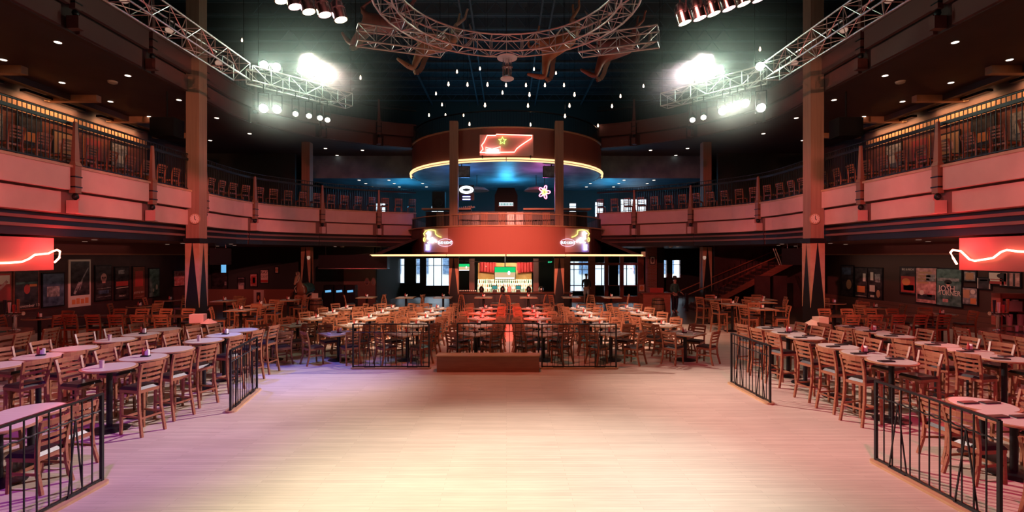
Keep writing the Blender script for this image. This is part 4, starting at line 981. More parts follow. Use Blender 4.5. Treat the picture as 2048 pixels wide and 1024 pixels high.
poster(-14.6,539,567,.54,0,'small cream handbill lettered RAY SCOTT','black','cream',[('t','RAY',.24,0,.2,'paper_dark'),('t','SCOTT',.19,0,-.08,'paper_dark'),('r',-.4,-.42,.4,-.25,'paper_red')],back=30.19)
poster(-13.85,533,547,.26,0,'tiny oval plaque high on the dark wall','black','cream',[('e',0,0,.3,.3,'paper_tan')],back=30.19)
poster(-14.9,580,610,.6,0,'white framed picture with a dark centre leaning above the wainscot','cream','cream',[('r',-.2,-.3,.2,.35,'paper_dark'),('e',0,0,.1,.15,'paper_orange')],back=30.09)
# staircase side
poster(YR(1696),530,594,1.0,1,'dim dark poster, first of the dark trio past the column','black','paper_dark',[('e',.15,-.1,.2,.15,'paper_tan'),('r',-.4,.2,.3,.42,'paper_blue')])
poster(YR(1724),534,597,.95,1,'dark poster with an orange glow and a white figure','black','paper_dark',[('r',-.3,-.3,.3,-.1,'paper_orange'),('r',.15,.05,.35,.3,'cream'),('l',-.4,-.42,.4,-.41,.02,'cream')])
poster(YR(1752),535,600,1.0,1,'black and white crowd poster with face at lower corner','black','paper_dark',[('r',-.3,.1,-.1,.35,'cream'),('r',0,.05,.35,.3,'paper_grey'),('e',.22,-.3,.12,.12,'paper_tan'),('r',-.35,-.25,0,-.05,'cream'),('r',-.3,-.42,-.05,-.36,'cream')])
poster(YR(1818),533,589,.95,1,'poster with white title over a red lit drum and car','black','paper_dark',[('t','BIG & RICH',.13,0,.36,'cream'),('r',-.4,-.42,.4,.15,'paper_red'),('e',-.1,-.05,.25,.13,'paper_orange'),('r',-.25,-.35,.35,-.15,'cream')])
poster(YR(1855),534,608,1.15,1,'pale pink tall poster with brick pattern and small figures','black','paper_pink',
       [('r',-.4+.02*k,.05+.09*k,.1+.05*k,.1+.09*k,'paper_tan') for k in range(4)]+[('r',0,.12,.4,.3,'paper_grey'),('e',-.2,-.2,.1,.07,'cream'),('r',-.4,-.38,.4,-.24,'paper_dark'),('r',.05,-.3,.25,-.22,'paper_red')])
poster(YR(1899),536,614,1.25,1,'tall poster of a hatted singer lettered JOSH TURNER','black','paper_green',
       [('e',.0,.14,.14,.06,'hat'),('e',0,.08,.07,.05,'skin'),('r',-.25,-.1,.25,.04,'jacket'),('t','JOSH',.34,-.05,-.1,'cream'),('t','TURNER',.28,.05,-.2,'cream',.95),('r',-.4,.16,.4,.24,'paper_grey'),('r',-.2,-.38,.0,-.3,'paper_pink')])
poster(YR(1942),541,564,.55,1,'small grey handbill above the side bar, upper of a pair','black','paper_grey',[('r',-.3,-.3,.3,.3,'paper_tan')])
poster(YR(1942),574,611,.68,1,'small orange and grey handbill, lower of a pair above side bar','black','paper_grey',[('r',-.4,-.1,0,.35,'paper_tan'),('r',.05,-.4,.4,-.1,'paper_orange'),('e',.2,.25,.15,.12,'cream')])
poster(YR(1970),554,580,.6,1,'small white bordered dark handbill above the cup cabinet','black','cream',[('r',-.35,-.4,.35,.4,'paper_dark'),('r',-.25,.2,.25,.3,'cream')])
poster(YR(1998),543,571,.75,1,'white show handbill with a dark disc above the cup cabinet','black','cream',[('e',.15,.2,.18,.16,'paper_dark'),('r',-.4,-.4,.4,-.2,'paper_red'),('r',-.35,-.1,.3,-.04,'paper_red')])
poster(YR(2022),543,575,.8,1,'striped pink and black handbill in the corner above side bar','black','paper_pink',[('r',-.35+.25*k,-.4,-.25+.25*k,.4,'paper_dark') for k in range(3)])
poster(9.3,512,529,.36,0,'white card with a hatted head near the brick pier','black','cream',[('e',0,0,.25,.3,'paper_dark')],back=31.89)
poster(8.75,568,584,.42,0,'framed round emblem picture low beside the brick pier','doorwood','cream',[('e',0,0,.3,.3,'paper_orange')],back=32.39)

# ------------------------------------------------------------------ host stand, barrels
def barrel(x, y, label, h=.9):
    b = thing('barrel', label, 'barrel', (x,y,0))
    for k in range(16):
        a0 = 2*PI*k/16; a1 = 2*PI*(k+1)/16-.02; pr = [(.25,0),(.30,.25*h),(.32,.5*h),(.30,.75*h),(.25,h)]; vs=[]; fs=[]
        for r_,z in pr: vs += [(r_*math.cos(a0),r_*math.sin(a0),z),(r_*math.cos(a1),r_*math.sin(a1),z),((r_-.03)*math.cos(a1),(r_-.03)*math.sin(a1),z),((r_-.03)*math.cos(a0),(r_-.03)*math.sin(a0),z)]
        for i in range(4):
            for j in range(4): fs.append((4*i+j,4*i+(j+1)%4,4*i+4+(j+1)%4,4*i+4+j))
        fs += [(3,2,1,0),(16,17,18,19)]
        G().add(vs,fs).build('stave','barrel',b)
    G().lathe([(.235,0),(.235,.02)],16).build('lid','barrel',b,loc=(0,0,h-.04))
    for z,r_ in ((.12,.29),(.33,.315),(.62,.315),(.8,.288)): G().lathe([(r_,0),(r_+.004,.02),(r_,.04)],20).build('hoop','steel',b,True,loc=(0,0,z*h/.9-.02))
    return b
barrel(9.3,15.9-.9,'oak barrel with folded cloths and white crate beside the tall column'.replace('folded cloths and white crate','cloths on top'))
barrel(-9.35,15.4,'oak barrel piled with pink linens beside the tall column')
barrel(-9.2,24.2,'oak barrel with a menu card beside the horse statue')
barrel(7.4,24.4,'dark oak barrel near the hatted figure at the stairs')
def crumple(name, m, label, loc, r_, h, cat='cloth'):
    g = G(); random.seed(name+label); n1=14; n2=5; vs=[]; fs=[]
    for j in range(n2):
        for i in range(n1):
            rr = r_*(1-j/(n2-.2))*(1+.25*random.random()); vs.append((rr*math.cos(2*PI*i/n1), rr*math.sin(2*PI*i/n1), h*(j/(n2-1))*(.7+.5*random.random())))
    for j in range(n2-1):
        for i in range(n1): fs.append((j*n1+i,j*n1+(i+1)%n1,(j+1)*n1+(i+1)%n1,(j+1)*n1+i))
    fs.append(tuple(range(n1-1,-1,-1))); fs.append(tuple(range((n2-1)*n1,n2*n1)))
    g.add(vs,fs); return single(g,name,m,label,cat,None,loc,0,True)
crumple('folded_cloths','cream','crumpled pale cloths on the barrel top, staircase side',(9.15,14.95,.9),.24,.14)
single(G().box(-.17,-.13,0,.17,.13,.22),'white_crate','cream','white crate on the barrel beside the tall column, staircase side','crate',None,(9.45,15.05,.9),.2)
single(G().box(-.2,-.14,0,.2,.14,.26),'linen_box','pinklinen','pink-lit box on the barrel beside the tall column, statue side','box',None,(-9.5,15.4,.9),.2)
crumple('folded_cloths','pinklinen','crumpled pale cloths beside the pink box on statue side barrel',(-9.1,15.3,.9),.2,.12)
t = thing('menu_card','white upright menu card on the barrel by the horse statue','card',(-9.25,24.15,.9)); G().box(-.15,-.01,.02,.15,.01,.25).build('card','cream',t); G().box(-.18,-.06,0,.3,.06,.03).build('stand','cream',t)
hs = thing('host_stand','brown wooden host counter beside the staircase barrel','counter',(7.9,25.6,0)); G().box(-.9,0,0,.5,.7,1.0).build('body','barfront',hs); G().bar((-1.0,.35,1.03),(.6,.35,1.03),.8,.06).build('counter_top','doorwood',hs); G().box(-.5,.2,1.06,.2,.5,1.3).build('red_rack','paper_red',hs)

# speakers hung by the columns on the ground level
for s in (-1,1):
    t = thing('hung_speaker', f'large black hung speaker beside the tall column, {SIDE[s]}', 'speaker', (s*12.75,22.3,2.94), -s*.5, 'hung speakers')
    G().box(-.42,-.3,-.38,.42,.3,.35).build('cabinet','matte',t); G().tube((0,-.3,-.05),(0,-.33,-.05),.27,20).build('cone','matte',t,True)
    for q in (-.2,.2): G().tube((q,0,.35),(q,0,.55),.015,6).build('chain','chrome',t)
    if s>0:
        for q in (0,.09): G().tube((-.75+q,-.2,.35),(-.5+q,-.2,-.4),.022,8).build('light_tube','chrome',t,True)
    u = thing('hung_speaker', f'black speaker box hanging above the second level, {SIDE[s]}', 'speaker', (s*12.9,19.0,7.8), 0, 'upper hung speakers')
    G().box(-.45,-.3,-.35,.45,.3,.35).build('cabinet','matte',u); G().tube((0,0,.35),(0,0,1.4),.03,8).build('pole','matte',u)

# ------------------------------------------------------------------ trusses
UB = {}
def unit_tube(r_):
    if r_ not in UB: UB[r_] = G().tube((0,0,0),(0,0,1),r_,6).mesh('brace','alu',True)
    return UB[r_]
def rod(parent, p, q, r_=.012, name='brace'):
    p=Vector(p); q=Vector(q); o = bpy.data.objects.new(name, unit_tube(r_)); C.objects.link(o); o.parent=parent
    o.location=p; o.rotation_euler=(q-p).to_track_quat('Z','Y').to_euler(); o.scale=(1,1,(q-p).length); return o
def truss(pts4, label, group, closed=False, name='lighting_truss'):
    # pts4: list of stations, each four chord points (outer low, inner low, outer top, inner top)
    t = thing(name, label, 'truss', (0,0,0), 0, group); n_=len(pts4)
    for c in range(4): G().tubes([st[c] for st in pts4],.026,8,closed).build('chord','alu',t,True)
    m_ = n_ if closed else n_-1
    for i in range(m_):
        a = pts4[i]; b = pts4[(i+1)%n_]; e = i%2
        for (u,v) in ((0,2),(1,3),(0,1),(2,3)):
            rod(t, a[u], a[v]);
            rod(t, (a[u] if e else a[v]), (b[v] if e else b[u]))
    if not closed:
        b = pts4[-1]
        for (u,v) in ((0,2),(1,3),(0,1),(2,3)): rod(t, b[u], b[v])
    return t
def straight(p, q, sz, bay=.5):
    p=Vector(p); q=Vector(q); d=(q-p); n_=max(2,round(d.length/bay)); x=d.cross(Vector((0,0,1))).normalized()*sz/2; z=Vector((0,0,sz))
    return [(p+d*i/n_+x, p+d*i/n_-x, p+d*i/n_+x+z, p+d*i/n_-x+z) for i in range(n_+1)]
RC=(0,11.95)
def ringst(n_=40):
    out=[]
    for i in range(n_):
        a=2*PI*i/n_; c,s_=math.cos(a),math.sin(a)
        out.append(tuple((RC[0]+r_*c,RC[1]+r_*s_,z) for r_,z in ((3.17,8.97),(2.72,8.97),(3.17,9.45),(2.72,9.45))))
    return out
truss(ringst(),'large circular aluminium truss ring hanging over the dance floor',None,True,'ring_truss')
truss(straight((-4.15,13.9,8.87),(-1.9,14.9,8.95),.46),'short straight truss joining the ring, statue side end','short trusses beside the ring')
truss(straight((4.25,14.0,8.87),(2.2,14.9,8.95),.46),'short straight truss joining the ring, staircase side end','short trusses beside the ring')
for s in (-1,1):
    truss(straight((s*9.2,5.2,8.9),(s*8.95,16.9,8.9),.56,.66), f'long straight lighting truss beside the balcony, {SIDE[s]}', 'long side trusses')
    truss(straight((s*8.8,17.1,8.9),(s*6.3,20.0,8.9),.5,.6), f'angled end truss carrying the bright lamps, {SIDE[s]}', 'angled end trusses')
    truss(straight((s*5.6,9.1,8.55+.3),(s*2.7,9.4,8.55+.3),.42), f'short truss holding the row of par cans, {SIDE[s]}', 'par can trusses')
    for y in (7,12,16.5): single(G().tube((0,0,0),(0,0,HT-9.36),.012,6),'suspension_cable','black',f'thin cable holding the long truss, {SS[s]}, {["stage end","middle","far end"][(7,12,16.5).index(y)]}','cable','truss cables',(s*(9.2-.25*(y-5.2)/11.7)+.28,y,9.45))

for k,(x,y,lb) in enumerate(((3.17,11.95,'ring, staircase side'),(-3.17,11.95,'ring, statue side'),(0,15.12,'ring, bar tower side'),(0,8.78,'ring, stage side'),(-4.25,14.08,'short truss, statue side'),(4.35,14.18,'short truss, staircase side'),
    (8.43,16.98,'angled truss, staircase side outer end'),(-8.43,16.98,'angled truss, statue side outer end'),(6.3,20.24,'angled truss, staircase side inner end'),(-6.3,20.24,'angled truss, statue side inner end'),(3.0,9.2,'par can truss, staircase side'),(-3.0,9.2,'par can truss, statue side'))):
    z_ = 9.25 if k>9 else 9.38 if k>5 else 9.3 if k>3 else 9.44
    single(G().tube((0,0,0),(0,0,HT-z_),.01,6),'suspension_cable','black',f'thin cable holding the {lb}','cable','truss cables',(x,y,z_))
def lamp_can(loc, tgt, r_, l, lens, label, name='stage_lamp', body='chrome', group=None, hang=None, yoke=True):
    d = (Vector(tgt)-Vector(loc)); t = thing(name, label, 'lamp', loc, 0, group); rm = d.to_track_quat('-Z','Y').to_matrix()
    def rot(g): g.v = [tuple(rm @ Vector(v)) for v in g.v]; return g
    rot(G().lathe([(r_*.55,l),(r_*.9,l*.85),(r_,l*.5),(r_,0),(r_*.9,0),(r_*.9,.03),(r_*.5,l*.8)],16)).build('housing',body,t,True)
    rot(G().lathe([(r_*.88,.012),(r_*.88,.02)],16)).build('lens',lens,t)
    rot(G().lathe([(r_,l*.5),(r_*1.05,l*.52),(r_*1.05,l*.56),(r_,l*.58)],16)).build('band','steel',t,True)
    if yoke and hang is not None:
        up = Vector((0,0,1 if hang>0 else -1)); ax = d.cross(up).normalized(); mid = rm @ Vector((0,0,l*.4)); hh = max(abs(hang)*.6, r_*1.3)
        for s_ in (-1,1): G().bar(mid+ax*s_*r_*1.1, mid+ax*s_*r_*1.1+up*hh, .02, .03).build('yoke_arm','black',t)
        G().bar(mid-ax*r_*1.1+up*hh, mid+ax*r_*1.1+up*hh, .03, .02).build('yoke_bar','black',t)
        G().bar(mid+up*hh, mid+up*max(abs(hang),hh+.04), .03).build('clamp','black',t)
    return t
def on_truss(px, s):       # where the sight line through px crosses the angled end truss
    u = (px-CX)/F; t_ = (u*16.94-s*8.61)/(-s*2.5-u*2.9); return 16.94+2.9*t_
BRIGHT = []
# big bright lamps above the end trusses (pixel-read positions turned into places on the truss)
for s,lst in ((-1,[(528,130),(553,134),(602,140),(622,146),(640,150),(655,153)]),(1,[(1398,158),(1412,152),(1426,146),(1440,140),(1520,133)])):
    for k,(px,py) in enumerate(lst):
        p = at(px,py,on_truss(px,s)); lamp_can(p, (p.x*.2,1.5,1.5), .15, .3, 'lamp', f'dazzling white lamp above the angled truss, {SS[s]}, {ORD[k]} from the column', 'stage_lamp','black', 'dazzling lamps above the trusses', 9.4-p.z); BRIGHT.append(p)
for s,lst in ((-1,[(527,217,1),(554,219,1),(591,228,.7),(618,232,.6),(640,236,.6),(655,240,.45)]),(1,[(1445,222,1),(1460,216,1),(1475,210,1),(1490,207,1),(1522,216,1),(1385,240,.5),(1407,235,.6)])):
    for k,(px,py,f) in enumerate(lst):
        p = at(px,py,on_truss(px,s))
        tgt = (p.x*.1,1.5,1.5) if f==1 else (p.x+ (2.5 if s<0 else -2.5)*(1.3-f)*2, 10, 1)
        lamp_can(p, tgt, .15*max(f,.7), .32, 'lamp' if f==1 else 'lamp2', f'{"round bright" if f==1 else "small angled"} lamp hung beneath the angled truss, {SS[s]}, {ORD[k]} in line', 'stage_lamp','chrome','lamps beneath the trusses', 8.91-p.z)
        if f==1: BRIGHT.append(p)
# haze added to imitate the dazzling lamps' glow, thinning outwards; points light it
def haze(pts, col, e, rad, dens, label):
    c = sum(pts, Vector())/len(pts)
    m = bpy.data.materials.new('glow_haze'); m.use_nodes = True; nt = m.node_tree; nt.nodes.clear(); N = nt.nodes; Lk = nt.links
    out = N.new('ShaderNodeOutputMaterial'); vs_ = N.new('ShaderNodeVolumeScatter'); vs_.inputs['Color'].default_value = (1,1,1,1); vs_.inputs['Anisotropy'].default_value = .3
    tc = N.new('ShaderNodeTexCoord'); ln = N.new('ShaderNodeVectorMath'); ln.operation = 'LENGTH'; Lk.new(tc.outputs['Object'], ln.inputs[0])
    mr = N.new('ShaderNodeMapRange'); mr.interpolation_type = 'SMOOTHERSTEP'; mr.inputs['From Min'].default_value = 0; mr.inputs['From Max'].default_value = 1
    mr.inputs['To Min'].default_value = dens; mr.inputs['To Max'].default_value = 0; Lk.new(ln.outputs['Value'], mr.inputs['Value'])
    Lk.new(mr.outputs[0], vs_.inputs['Density']); Lk.new(vs_.outputs[0], out.inputs['Volume'])
    M['haze_'+label] = m
    o = G().lathe([(.02,-1),(.38,-.92),(.71,-.71),(.92,-.38),(1,0),(.92,.38),(.71,.71),(.38,.92),(.02,1)],20).build('glow_haze','haze_'+label,None,True,'stuff')
    o.location = c; o.scale = rad; tag(o, label, 'haze')
    for p in pts: point(p + Vector((0,-.22,0)), col, e/len(pts), .1, 'lamp_spill')
for s in (-1,1):
    for up in (0,1):
        pts = [p for p in BRIGHT if p.x*s>0 and (p.z>9.2)==bool(up)]
        haze(pts, (.62,1,.74), (150 if up else 35), (4.8,3.4,3.4) if up else (2.2,1.8,1.5), .12, f'added glow haze around the {"upper" if up else "lower"} dazzling lamps, {SIDE[s]}')
# par cans over the dance floor
for s,lst in ((-1,[(563,2),(590,14),(618,24),(650,30),(682,40)]),(1,[(1370,46),(1400,37),(1428,28),(1458,18),(1488,8),(1518,0)])):
    for k,(px,py) in enumerate(lst):
        p = at(px,py,9.15-.3*((px if s<0 else 2026-px)-560)/120*.3); lamp_can(p,(p.x+.35, p.y+.02, p.z-1.2),.125,.36,'canlens' if (k%2==0) else 'canpink',f'chrome par can lamp with yellow glow, {SS[s]}, {ORD[k]} from the ring','par_can','chrome','par can lamps',max(.3,8.92-p.z))
# lamps inside the long trusses
for s in (-1,1):
    for k,y in enumerate((7.6,11.9,13.5,15.8)):
        lamp_can((s*9.1,y,9.05),(s*9.1-s*2,y-2,5),.11,.24,'downdim',f'unlit chrome lamp clamped inside long truss, {SS[s]}, {ORD[k]} from stage','truss_lamp','chrome','unlit lamps in the long trusses',.38)
# centre effect light below the ring
t = thing('effect_light','chrome caged effect light hanging beneath the truss ring','lamp',(0.02,15.0,8.25))
G().lathe([(.3,.62),(.3,.66),(.1,.7)],16).build('top_plate','white',t,True); G().lathe([(.05,.62),(.08,.4),(.1,.1)],12).build('core','chrome',t,True)
for k in range(4): a=k*PI/2+.4; G().tube((.13*math.cos(a),.13*math.sin(a),.62),(.13*math.cos(a),.13*math.sin(a),.05),.015,6).build('cage_rod','chrome',t)
G().lathe([(.16,-.02),(.2,0),(.2,.03),(.1,.06)],16).build('lower_dish','white',t,True); G().lathe([(.16,.35),(.16,.38)],14).build('ring_plate','chrome',t)

# bare bulbs hanging in the dark roof and roof steel
BU = [(914,143),(960,137),(897,168),(935,169),(975,169),(1012,170),(1068,138),(1112,146),(1052,170),(1090,170),(1128,170),(872,187),(884,209),(970,210),(1149,189),(1059,189),(1056,211),(1139,211),
      (858,230),(891,230),(927,230),(1130,232),(939,248),(1061,249),(1224,212),(1241,192),(1196,251),(1287,172),(1395,121),(1520,98),(623,110),(484,80),(721,155),(1005,185)]
for k,(px,py) in enumerate(BU):
    Y = 22+ (py%7)*1.1; p = at(px,py,Y)
    t = thing('hanging_bulb', f'bare warm bulb in the dark roof, {ordn(k)} counted along the hanging rows', 'bulb', p, 0, 'bare bulbs hanging in the roof')
    G().lathe([(.015,-.09),(.038,-.07),(.045,-.02),(.025,.05),(.018,.09)],8).build('glass_bulb','bulb',t,True); G().tube((0,0,.09),(0,0,.16),.022,6).build('socket','black',t)
    G().tube((0,0,.16),(0,0,HT-p.z),.006,4).build('cord','black',t)
for k in range(18):
    y = 12+k*1.45
    jt = thing('roof_joist', f'dark open web roof joist, {ordn(k)} from the stage', 'joist', (0,y,14.3), 0, 'roof joists'); struct(jt)
    G().box(-WX,-.05,0,WX,.05,.08).build('bottom_chord','beam',jt); G().box(-WX,-.05,.62,WX,.05,.7).build('top_chord','beam',jt)
    g=G()
    for q in range(24): x=-12+q*1.0; g.bar((x,0,.04),(x+.5,0,.66),.025).bar((x+.5,0,.66),(x+1,0,.04),.025)
    g.build('web_rods','beam',jt,kind='stuff')
for s in (-1,1):
    for x in (1.6,2.1,5.5): struct(G().box(s*x-.04,10,14.1,s*x+.04,YB,14.25).build('beam','beam'))

# downlights in the level-2 ceiling and ground ceiling
dlp = G().lathe([(.09,0),(.09,.015)],14).mesh('downlight','down'); dlr = G().lathe([(.12,0),(.12,.01),(.09,.012)],14).mesh('trim_ring','ceil')
dlq = G().lathe([(.08,0),(.08,.015)],14).mesh('downlight','downdim')
def downlight(x,y,z,label,group,me):
    t = thing('downlight',label,'downlight',(x,y,z),0,group); o=bpy.data.objects.new('lens',me); C.objects.link(o); o.parent=t; o.location=(0,0,-.02)
    o=bpy.data.objects.new('trim_ring',dlr); C.objects.link(o); o.parent=t; o.location=(0,0,-.012)
for s in (-1,1):
    k=0
    for x,ys in ((13.1,(9.5,12,14.6,17.3,20,22.6,25.5)),(16,(10.5,13.2,15.9,18,20.2,22.4,24.6,27)),(10.5,(29,31,)),(8.5,(29.5,)),):
        for y in ys: downlight(s*x,y,9.2,f'second level downlight, {SS[s]}, {ordn(k)} counted from the stage','downlights of the second level',dlp); k+=1
    k=0
    for x in (2.2,3.9,5.6,7.5,9.4):
        for y in (31.9,33.4,35):
            downlight(s*x,y,7.8,f'downlight in the blue ceiling, {SS[s]}, {ordn(k)} out from the middle','downlights of the blue ceiling',dlp); k+=1
    k=0
    for x in (1.0,2.9,4.4):
        for y in (27.2,29.2):
            if x*x+(y-30.75)**2 < 28: downlight(s*x,y,7.8,f'downlight under the upper drum, {SS[s]}, {ordn(k)} out from middle','downlights of the drum soffit',dlp); k+=1
    k=0
    for x,ys in ((13.6,(9,13,16.5,21,25)),(15.6,(14.5,18.5,23,27)),(9.8,(28.6,)),(12.4,(22.5,))):
        for y in ys: downlight(s*x,y,3.5,f'dim downlight under the balcony, {SS[s]}, {ordn(k)} counted from the stage','downlights under the balcony',dlq); k+=1
    for k,(x,y) in enumerate(((12.9,21.2),(9.3,28.3))):
        t = thing('smoke_detector',f'white smoke detector under balcony, {SS[s]}, {["beside the tall column","near the canopy"][k]}','detector',(s*x,y,3.5),0,'smoke detectors'); G().lathe([(.05,-.07),(.1,-.05),(.12,0)],14).build('dome','cream',t,True)
    t = thing('smoke_detector',f'white smoke detector on the second level ceiling, {SS[s]}','detector',(s*14.1,17.9,9.2),0,'smoke detectors'); G().lathe([(.07,-.09),(.14,-.06),(.16,0)],14).build('dome','cream',t,True)

# ------------------------------------------------------------------ skinned figures
def skin(name, J, E, m, parent=None, root=0, sub=2):
    me = bpy.data.meshes.new(name); me.from_pydata([j[:3] for j in J], E, []); me.materials.append(M[m])
    o = bpy.data.objects.new(name, me); C.objects.link(o)
    if parent: o.parent = parent
    md = o.modifiers.new('skin','SKIN'); md.use_smooth_shade = True
    sv = me.skin_vertices
    if not sv:
        import bmesh
        b = bmesh.new(); b.from_mesh(me); b.verts.layers.skin.verify(); b.to_mesh(me); b.free(); sv = me.skin_vertices
    for i,j in enumerate(J):
        sv[0].data[i].radius = (j[3], j[4] if len(j)>4 else j[3]); sv[0].data[i].use_root = (i==root)
    s_ = o.modifiers.new('smooth','SUBSURF'); s_.levels = sub; s_.render_levels = sub
    return o
def horse(label, loc, rot, m, pose='gallop', group='hanging horses'):
    t = thing('carousel_horse', label, 'horse', loc, 0, group); t.rotation_euler = rot
    J = [(-.62,0,.02,.26),(-.1,0,-.06,.29),(.45,0,-.02,.27),(.78,0,.22,.17),(1.0,0,.52,.125),(1.14,0,.72,.1),(1.32,0,.60,.095),(1.55,0,.38,.06),(1.62,0,.31,.05)]
    E = [(0,1),(1,2),(2,3),(3,4),(4,5),(5,6),(6,7),(7,8)]
    def leg(base, pts):
        k=base
        for p in pts: J.append(p); E.append((k,len(J)-1)); k=len(J)-1
    for s_ in (-1,1):
        if pose=='gallop':
            leg(2,[(.62,s_*.17,-.3,.11),(.95+.1*s_,s_*.17,-.52,.055),(.72+.2*s_,s_*.16,-.78,.038),(.66+.22*s_,s_*.16,-.88,.045)])
            leg(0,[(-.72,s_*.16,-.25,.14),(-.62,s_*.16,-.5,.08),(-.98+.08*s_,s_*.16,-.72,.05),(-1.1+.1*s_,s_*.16,-.98,.035),(-1.16+.1*s_,s_*.16,-1.05,.045)])
        else:
            leg(2,[(.5,s_*.16,-.4,.11),(.53,s_*.15,-.72,.055),(.5,s_*.15,-1.1,.04),(.53,s_*.15,-1.2,.055)])
            leg(0,[(-.68,s_*.16,-.3,.14),(-.55,s_*.16,-.52,.08),(-.78,s_*.16,-.76,.05),(-.72,s_*.16,-1.1,.038),(-.69,s_*.16,-1.2,.055)])
    skin('body',J,E,m,t,1)
    skin('tail',[(-.84,0,.14,.05),(-1.05,0,.14,.07),(-1.2,0,-.08,.08),(-1.26,0,-.4,.05),(-1.24,0,-.6,.02)],[(0,1),(1,2),(2,3),(3,4)],'mane',t,0,1)
    g=G(); P_=[(.55,.30),(.72,.5),(.86,.72),(1.02,.86),(1.14,.86)]
    for a,b in zip(P_,P_[1:]): g.bar((a[0]-.03,0,a[1]),(b[0]-.03,0,b[1]),.05,.16,up=(0,0,1))
    g.build('mane','mane',t)
    for s_ in (-1,1):
        G().tube((1.12,s_*.06,.78),(1.13,s_*.08,.93),.035,6,.006).build('ear',m,t); G().lathe([(.005,-.015),(.018,0),(.005,.015)],8,(1.3,s_*.088,.63)).build('eye','black',t)
    return t
horse('brown model horse hung upside down, head low, behind the truss ring', at(1125,86,17.5), (PI,R(30),PI), 'horse')
horse('dark red model horse hung upside down past the ring, staircase side', at(1240,98,18.5), (PI,R(16),PI), 'horse2')
horse('tan model horse hung upside down beneath the ring, statue side', at(880,88,17.5), (PI,R(14),R(200)), 'horse3')
horse('dim model horse behind the end of the short truss, statue side', at(765,52,17.8), (PI,R(-10),R(165)), 'horse2')
for k,(px,py,Y) in enumerate(((1128,84,17.5),(1238,100,18.5),(880,88,17.5),(765,52,17.8))):
    p = at(px,py,Y); single(G().tube((0,0,.2),(0,0,HT-p.z),.012,5),'suspension_cable','black',f'thin cable holding the {["diving brown","dark red","tan","dim"][k]} model horse','cable',None,p)
hs_ = horse('horse statue in a green blanket standing beside the service barrel', (-10.55,26.1,1.22), (0,0,R(-84)), 'horse3', 'stand', None)
hs_.name = 'horse_statue'; hs_['category'] = 'statue'
G().lathe([(.0,0),(.0,0)],4)
g = G(); prof=[(-.95,.20),(-.9,.33),(.75,.33),(.8,.2)]
vs=[];fs=[]
for x in (-.9,-.5,-.1,.3,.62):
    rr = .34 if abs(x)<.8 else .3
    for a in range(9): th = R(-50+35*a-0); vs.append((x, rr*math.cos(R(-40+32.5*a)), -.02+rr*1.05*math.sin(R(-40+32.5*a))))
for i in range(4):
    for a in range(8): fs.append((i*9+a,i*9+a+1,(i+1)*9+a+1,(i+1)*9+a))
o = g.add(vs,fs).build('blanket','green',hs_,True); sm = o.modifiers.new('thick','SOLIDIFY'); sm.thickness=.02
G().tubes([(.75,.2,-.12),(.86,.23,.12),(.74,.0,.42),(.86,-.23,.12),(.75,-.2,-.12)],.03,6).build('collar','cream',hs_,True)
G().tubes([(1.2,.1,.66),(1.34,.1,.5),(1.5,.07,.42)],.012,5).build('bridle','cream',hs_,True)
plinth = single(G().box(-.95,-.45,0,.95,.45,.02),'statue_plinth','black','thin black plinth under the horse statue','plinth',None,(-10.5,26.15,0),R(-84))

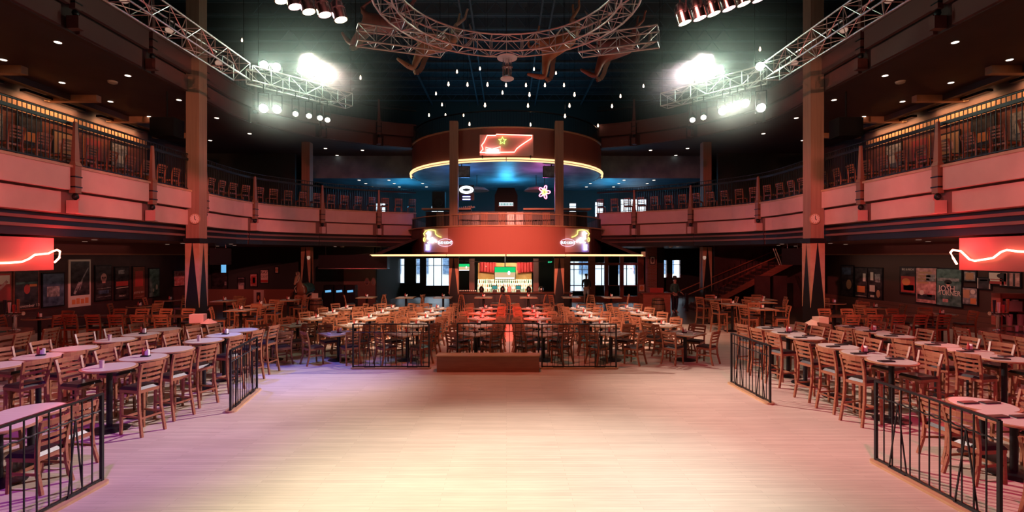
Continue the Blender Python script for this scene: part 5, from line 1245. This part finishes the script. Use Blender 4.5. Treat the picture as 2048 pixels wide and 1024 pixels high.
def person(label, loc, rz, shirt, trousers, hat=None, name='person', skinm='skin', cat='person', legs='skin', arm=0):
    t = thing(name, label, cat, loc, rz)
    # clothes follow one continuous body
    J=[(0,0,.98,.15,.11),(0,0,1.15,.135,.10),(0,0,1.35,.165,.11),(0,0,1.47,.10,.08),(0,0,1.54,.055),(0,-.01,1.62,.075,.09),(0,-.01,1.72,.085,.1),(0,0,1.79,.05)]
    E=[(i,i+1) for i in range(7)]
    for s_ in (-1,1):
        k=3
        for p in ((s_*.19,0,1.44,.06),(s_*.25,.02,1.18,.045),(s_*.23,-.12-.1*arm,1.0+.05*arm,.035),(s_*.22,-.18-.14*arm,.96+.07*arm,.03)):
            J.append(p); E.append((k,len(J)-1)); k=len(J)-1
        # fingers
        for f in range(5):
            fx = s_*(.20+.012*f)
            J.append((fx,-.24-.14*arm,.93+.07*arm-(.01*f),.008)); E.append((k,len(J)-1)); J.append((fx,-.27-.14*arm,.90+.07*arm-.01*f,.007)); E.append((len(J)-2,len(J)-1))
        k=0
        for p in ((s_*.1,0,.86,.1),(s_*.11,-.02,.5,.065),(s_*.11,.02,.1,.04),(s_*.11,0,.05,.042),(s_*.12,-.14,.03,.032)):
            J.append(p); E.append((k,len(J)-1)); k=len(J)-1
    skin('body',J,E,skinm,t,0,1)
    # shirt shell
    S=[(0,0,.95,.165,.13),(0,0,1.15,.15,.12),(0,0,1.36,.18,.13),(0,0,1.47,.115,.1)]; SE=[(0,1),(1,2),(2,3)]
    for s_ in (-1,1):
        k=3
        for p in ((s_*.19,0,1.44,.075),(s_*.25,.02,1.18,.062),(s_*.235,-.1-.09*arm,1.03+.05*arm,.05)): S.append(p); SE.append((k,len(S)-1)); k=len(S)-1
    skin('shirt',S,SE,shirt,t,0,1)
    T=[(0,0,1.0,.16,.125)]; TE=[]
    for s_ in (-1,1):
        k=0
        for p in ((s_*.1,0,.84,.115),(s_*.11,-.02,.52,.085))+((() if legs=='skin' else ((s_*.11,.02,.12,.06),))): T.append(p); TE.append((k,len(T)-1)); k=len(T)-1
    skin('trousers',T,TE,trousers,t,0,1)
    G().lathe([(.02,-.02),(.1,.0),(.105,.06),(.06,.11)],12,(0,.015,1.74)).build('hair','hat',t,True)
    for s_ in (-1,1): G().lathe([(.004,-.012),(.012,0),(.004,.012)],6,(s_*.032,-.1,1.69)).build('eye','black',t)
    G().add([(-.012,-.095,1.655),(.012,-.095,1.655),(0,-.125,1.66),(0,-.095,1.7)],[(0,1,2),(0,2,3),(1,3,2)]).build('nose',skinm,t); G().box(-.025,-.1,1.625,.025,-.09,1.632).build('mouth','paper_red' if skinm=='skin' else skinm,t)
    if hat: G().lathe([(.19,0),(.2,.01),(.11,.03),(.1,.13),(.06,.16)],16,(0,0,1.76)).build('hat','hat',t,True)
    return t
person('person in dark jacket and pale shorts standing before the storefront doors', (4.95,31.0,0), R(160), 'jacket','shorts')
person('person in dark clothes and wide hat standing at the host counter', (8.75,26.0,0), R(20), 'green','jacket', True, legs='long', arm=1)

# lettering becomes plain meshes
bpy.context.view_layer.update(); dg = bpy.context.evaluated_depsgraph_get()
for o in [o for o in C.objects if o.type == 'FONT']:
    me = bpy.data.meshes.new_from_object(o.evaluated_get(dg)); n_ = bpy.data.objects.new('lettering', me); C.objects.link(n_)
    if not me.materials: me.materials.append(o.data.materials[0])
    n_.parent = o.parent; n_.location = o.location; n_.rotation_euler = o.rotation_euler; n_.scale = o.scale
    bpy.data.objects.remove(o)
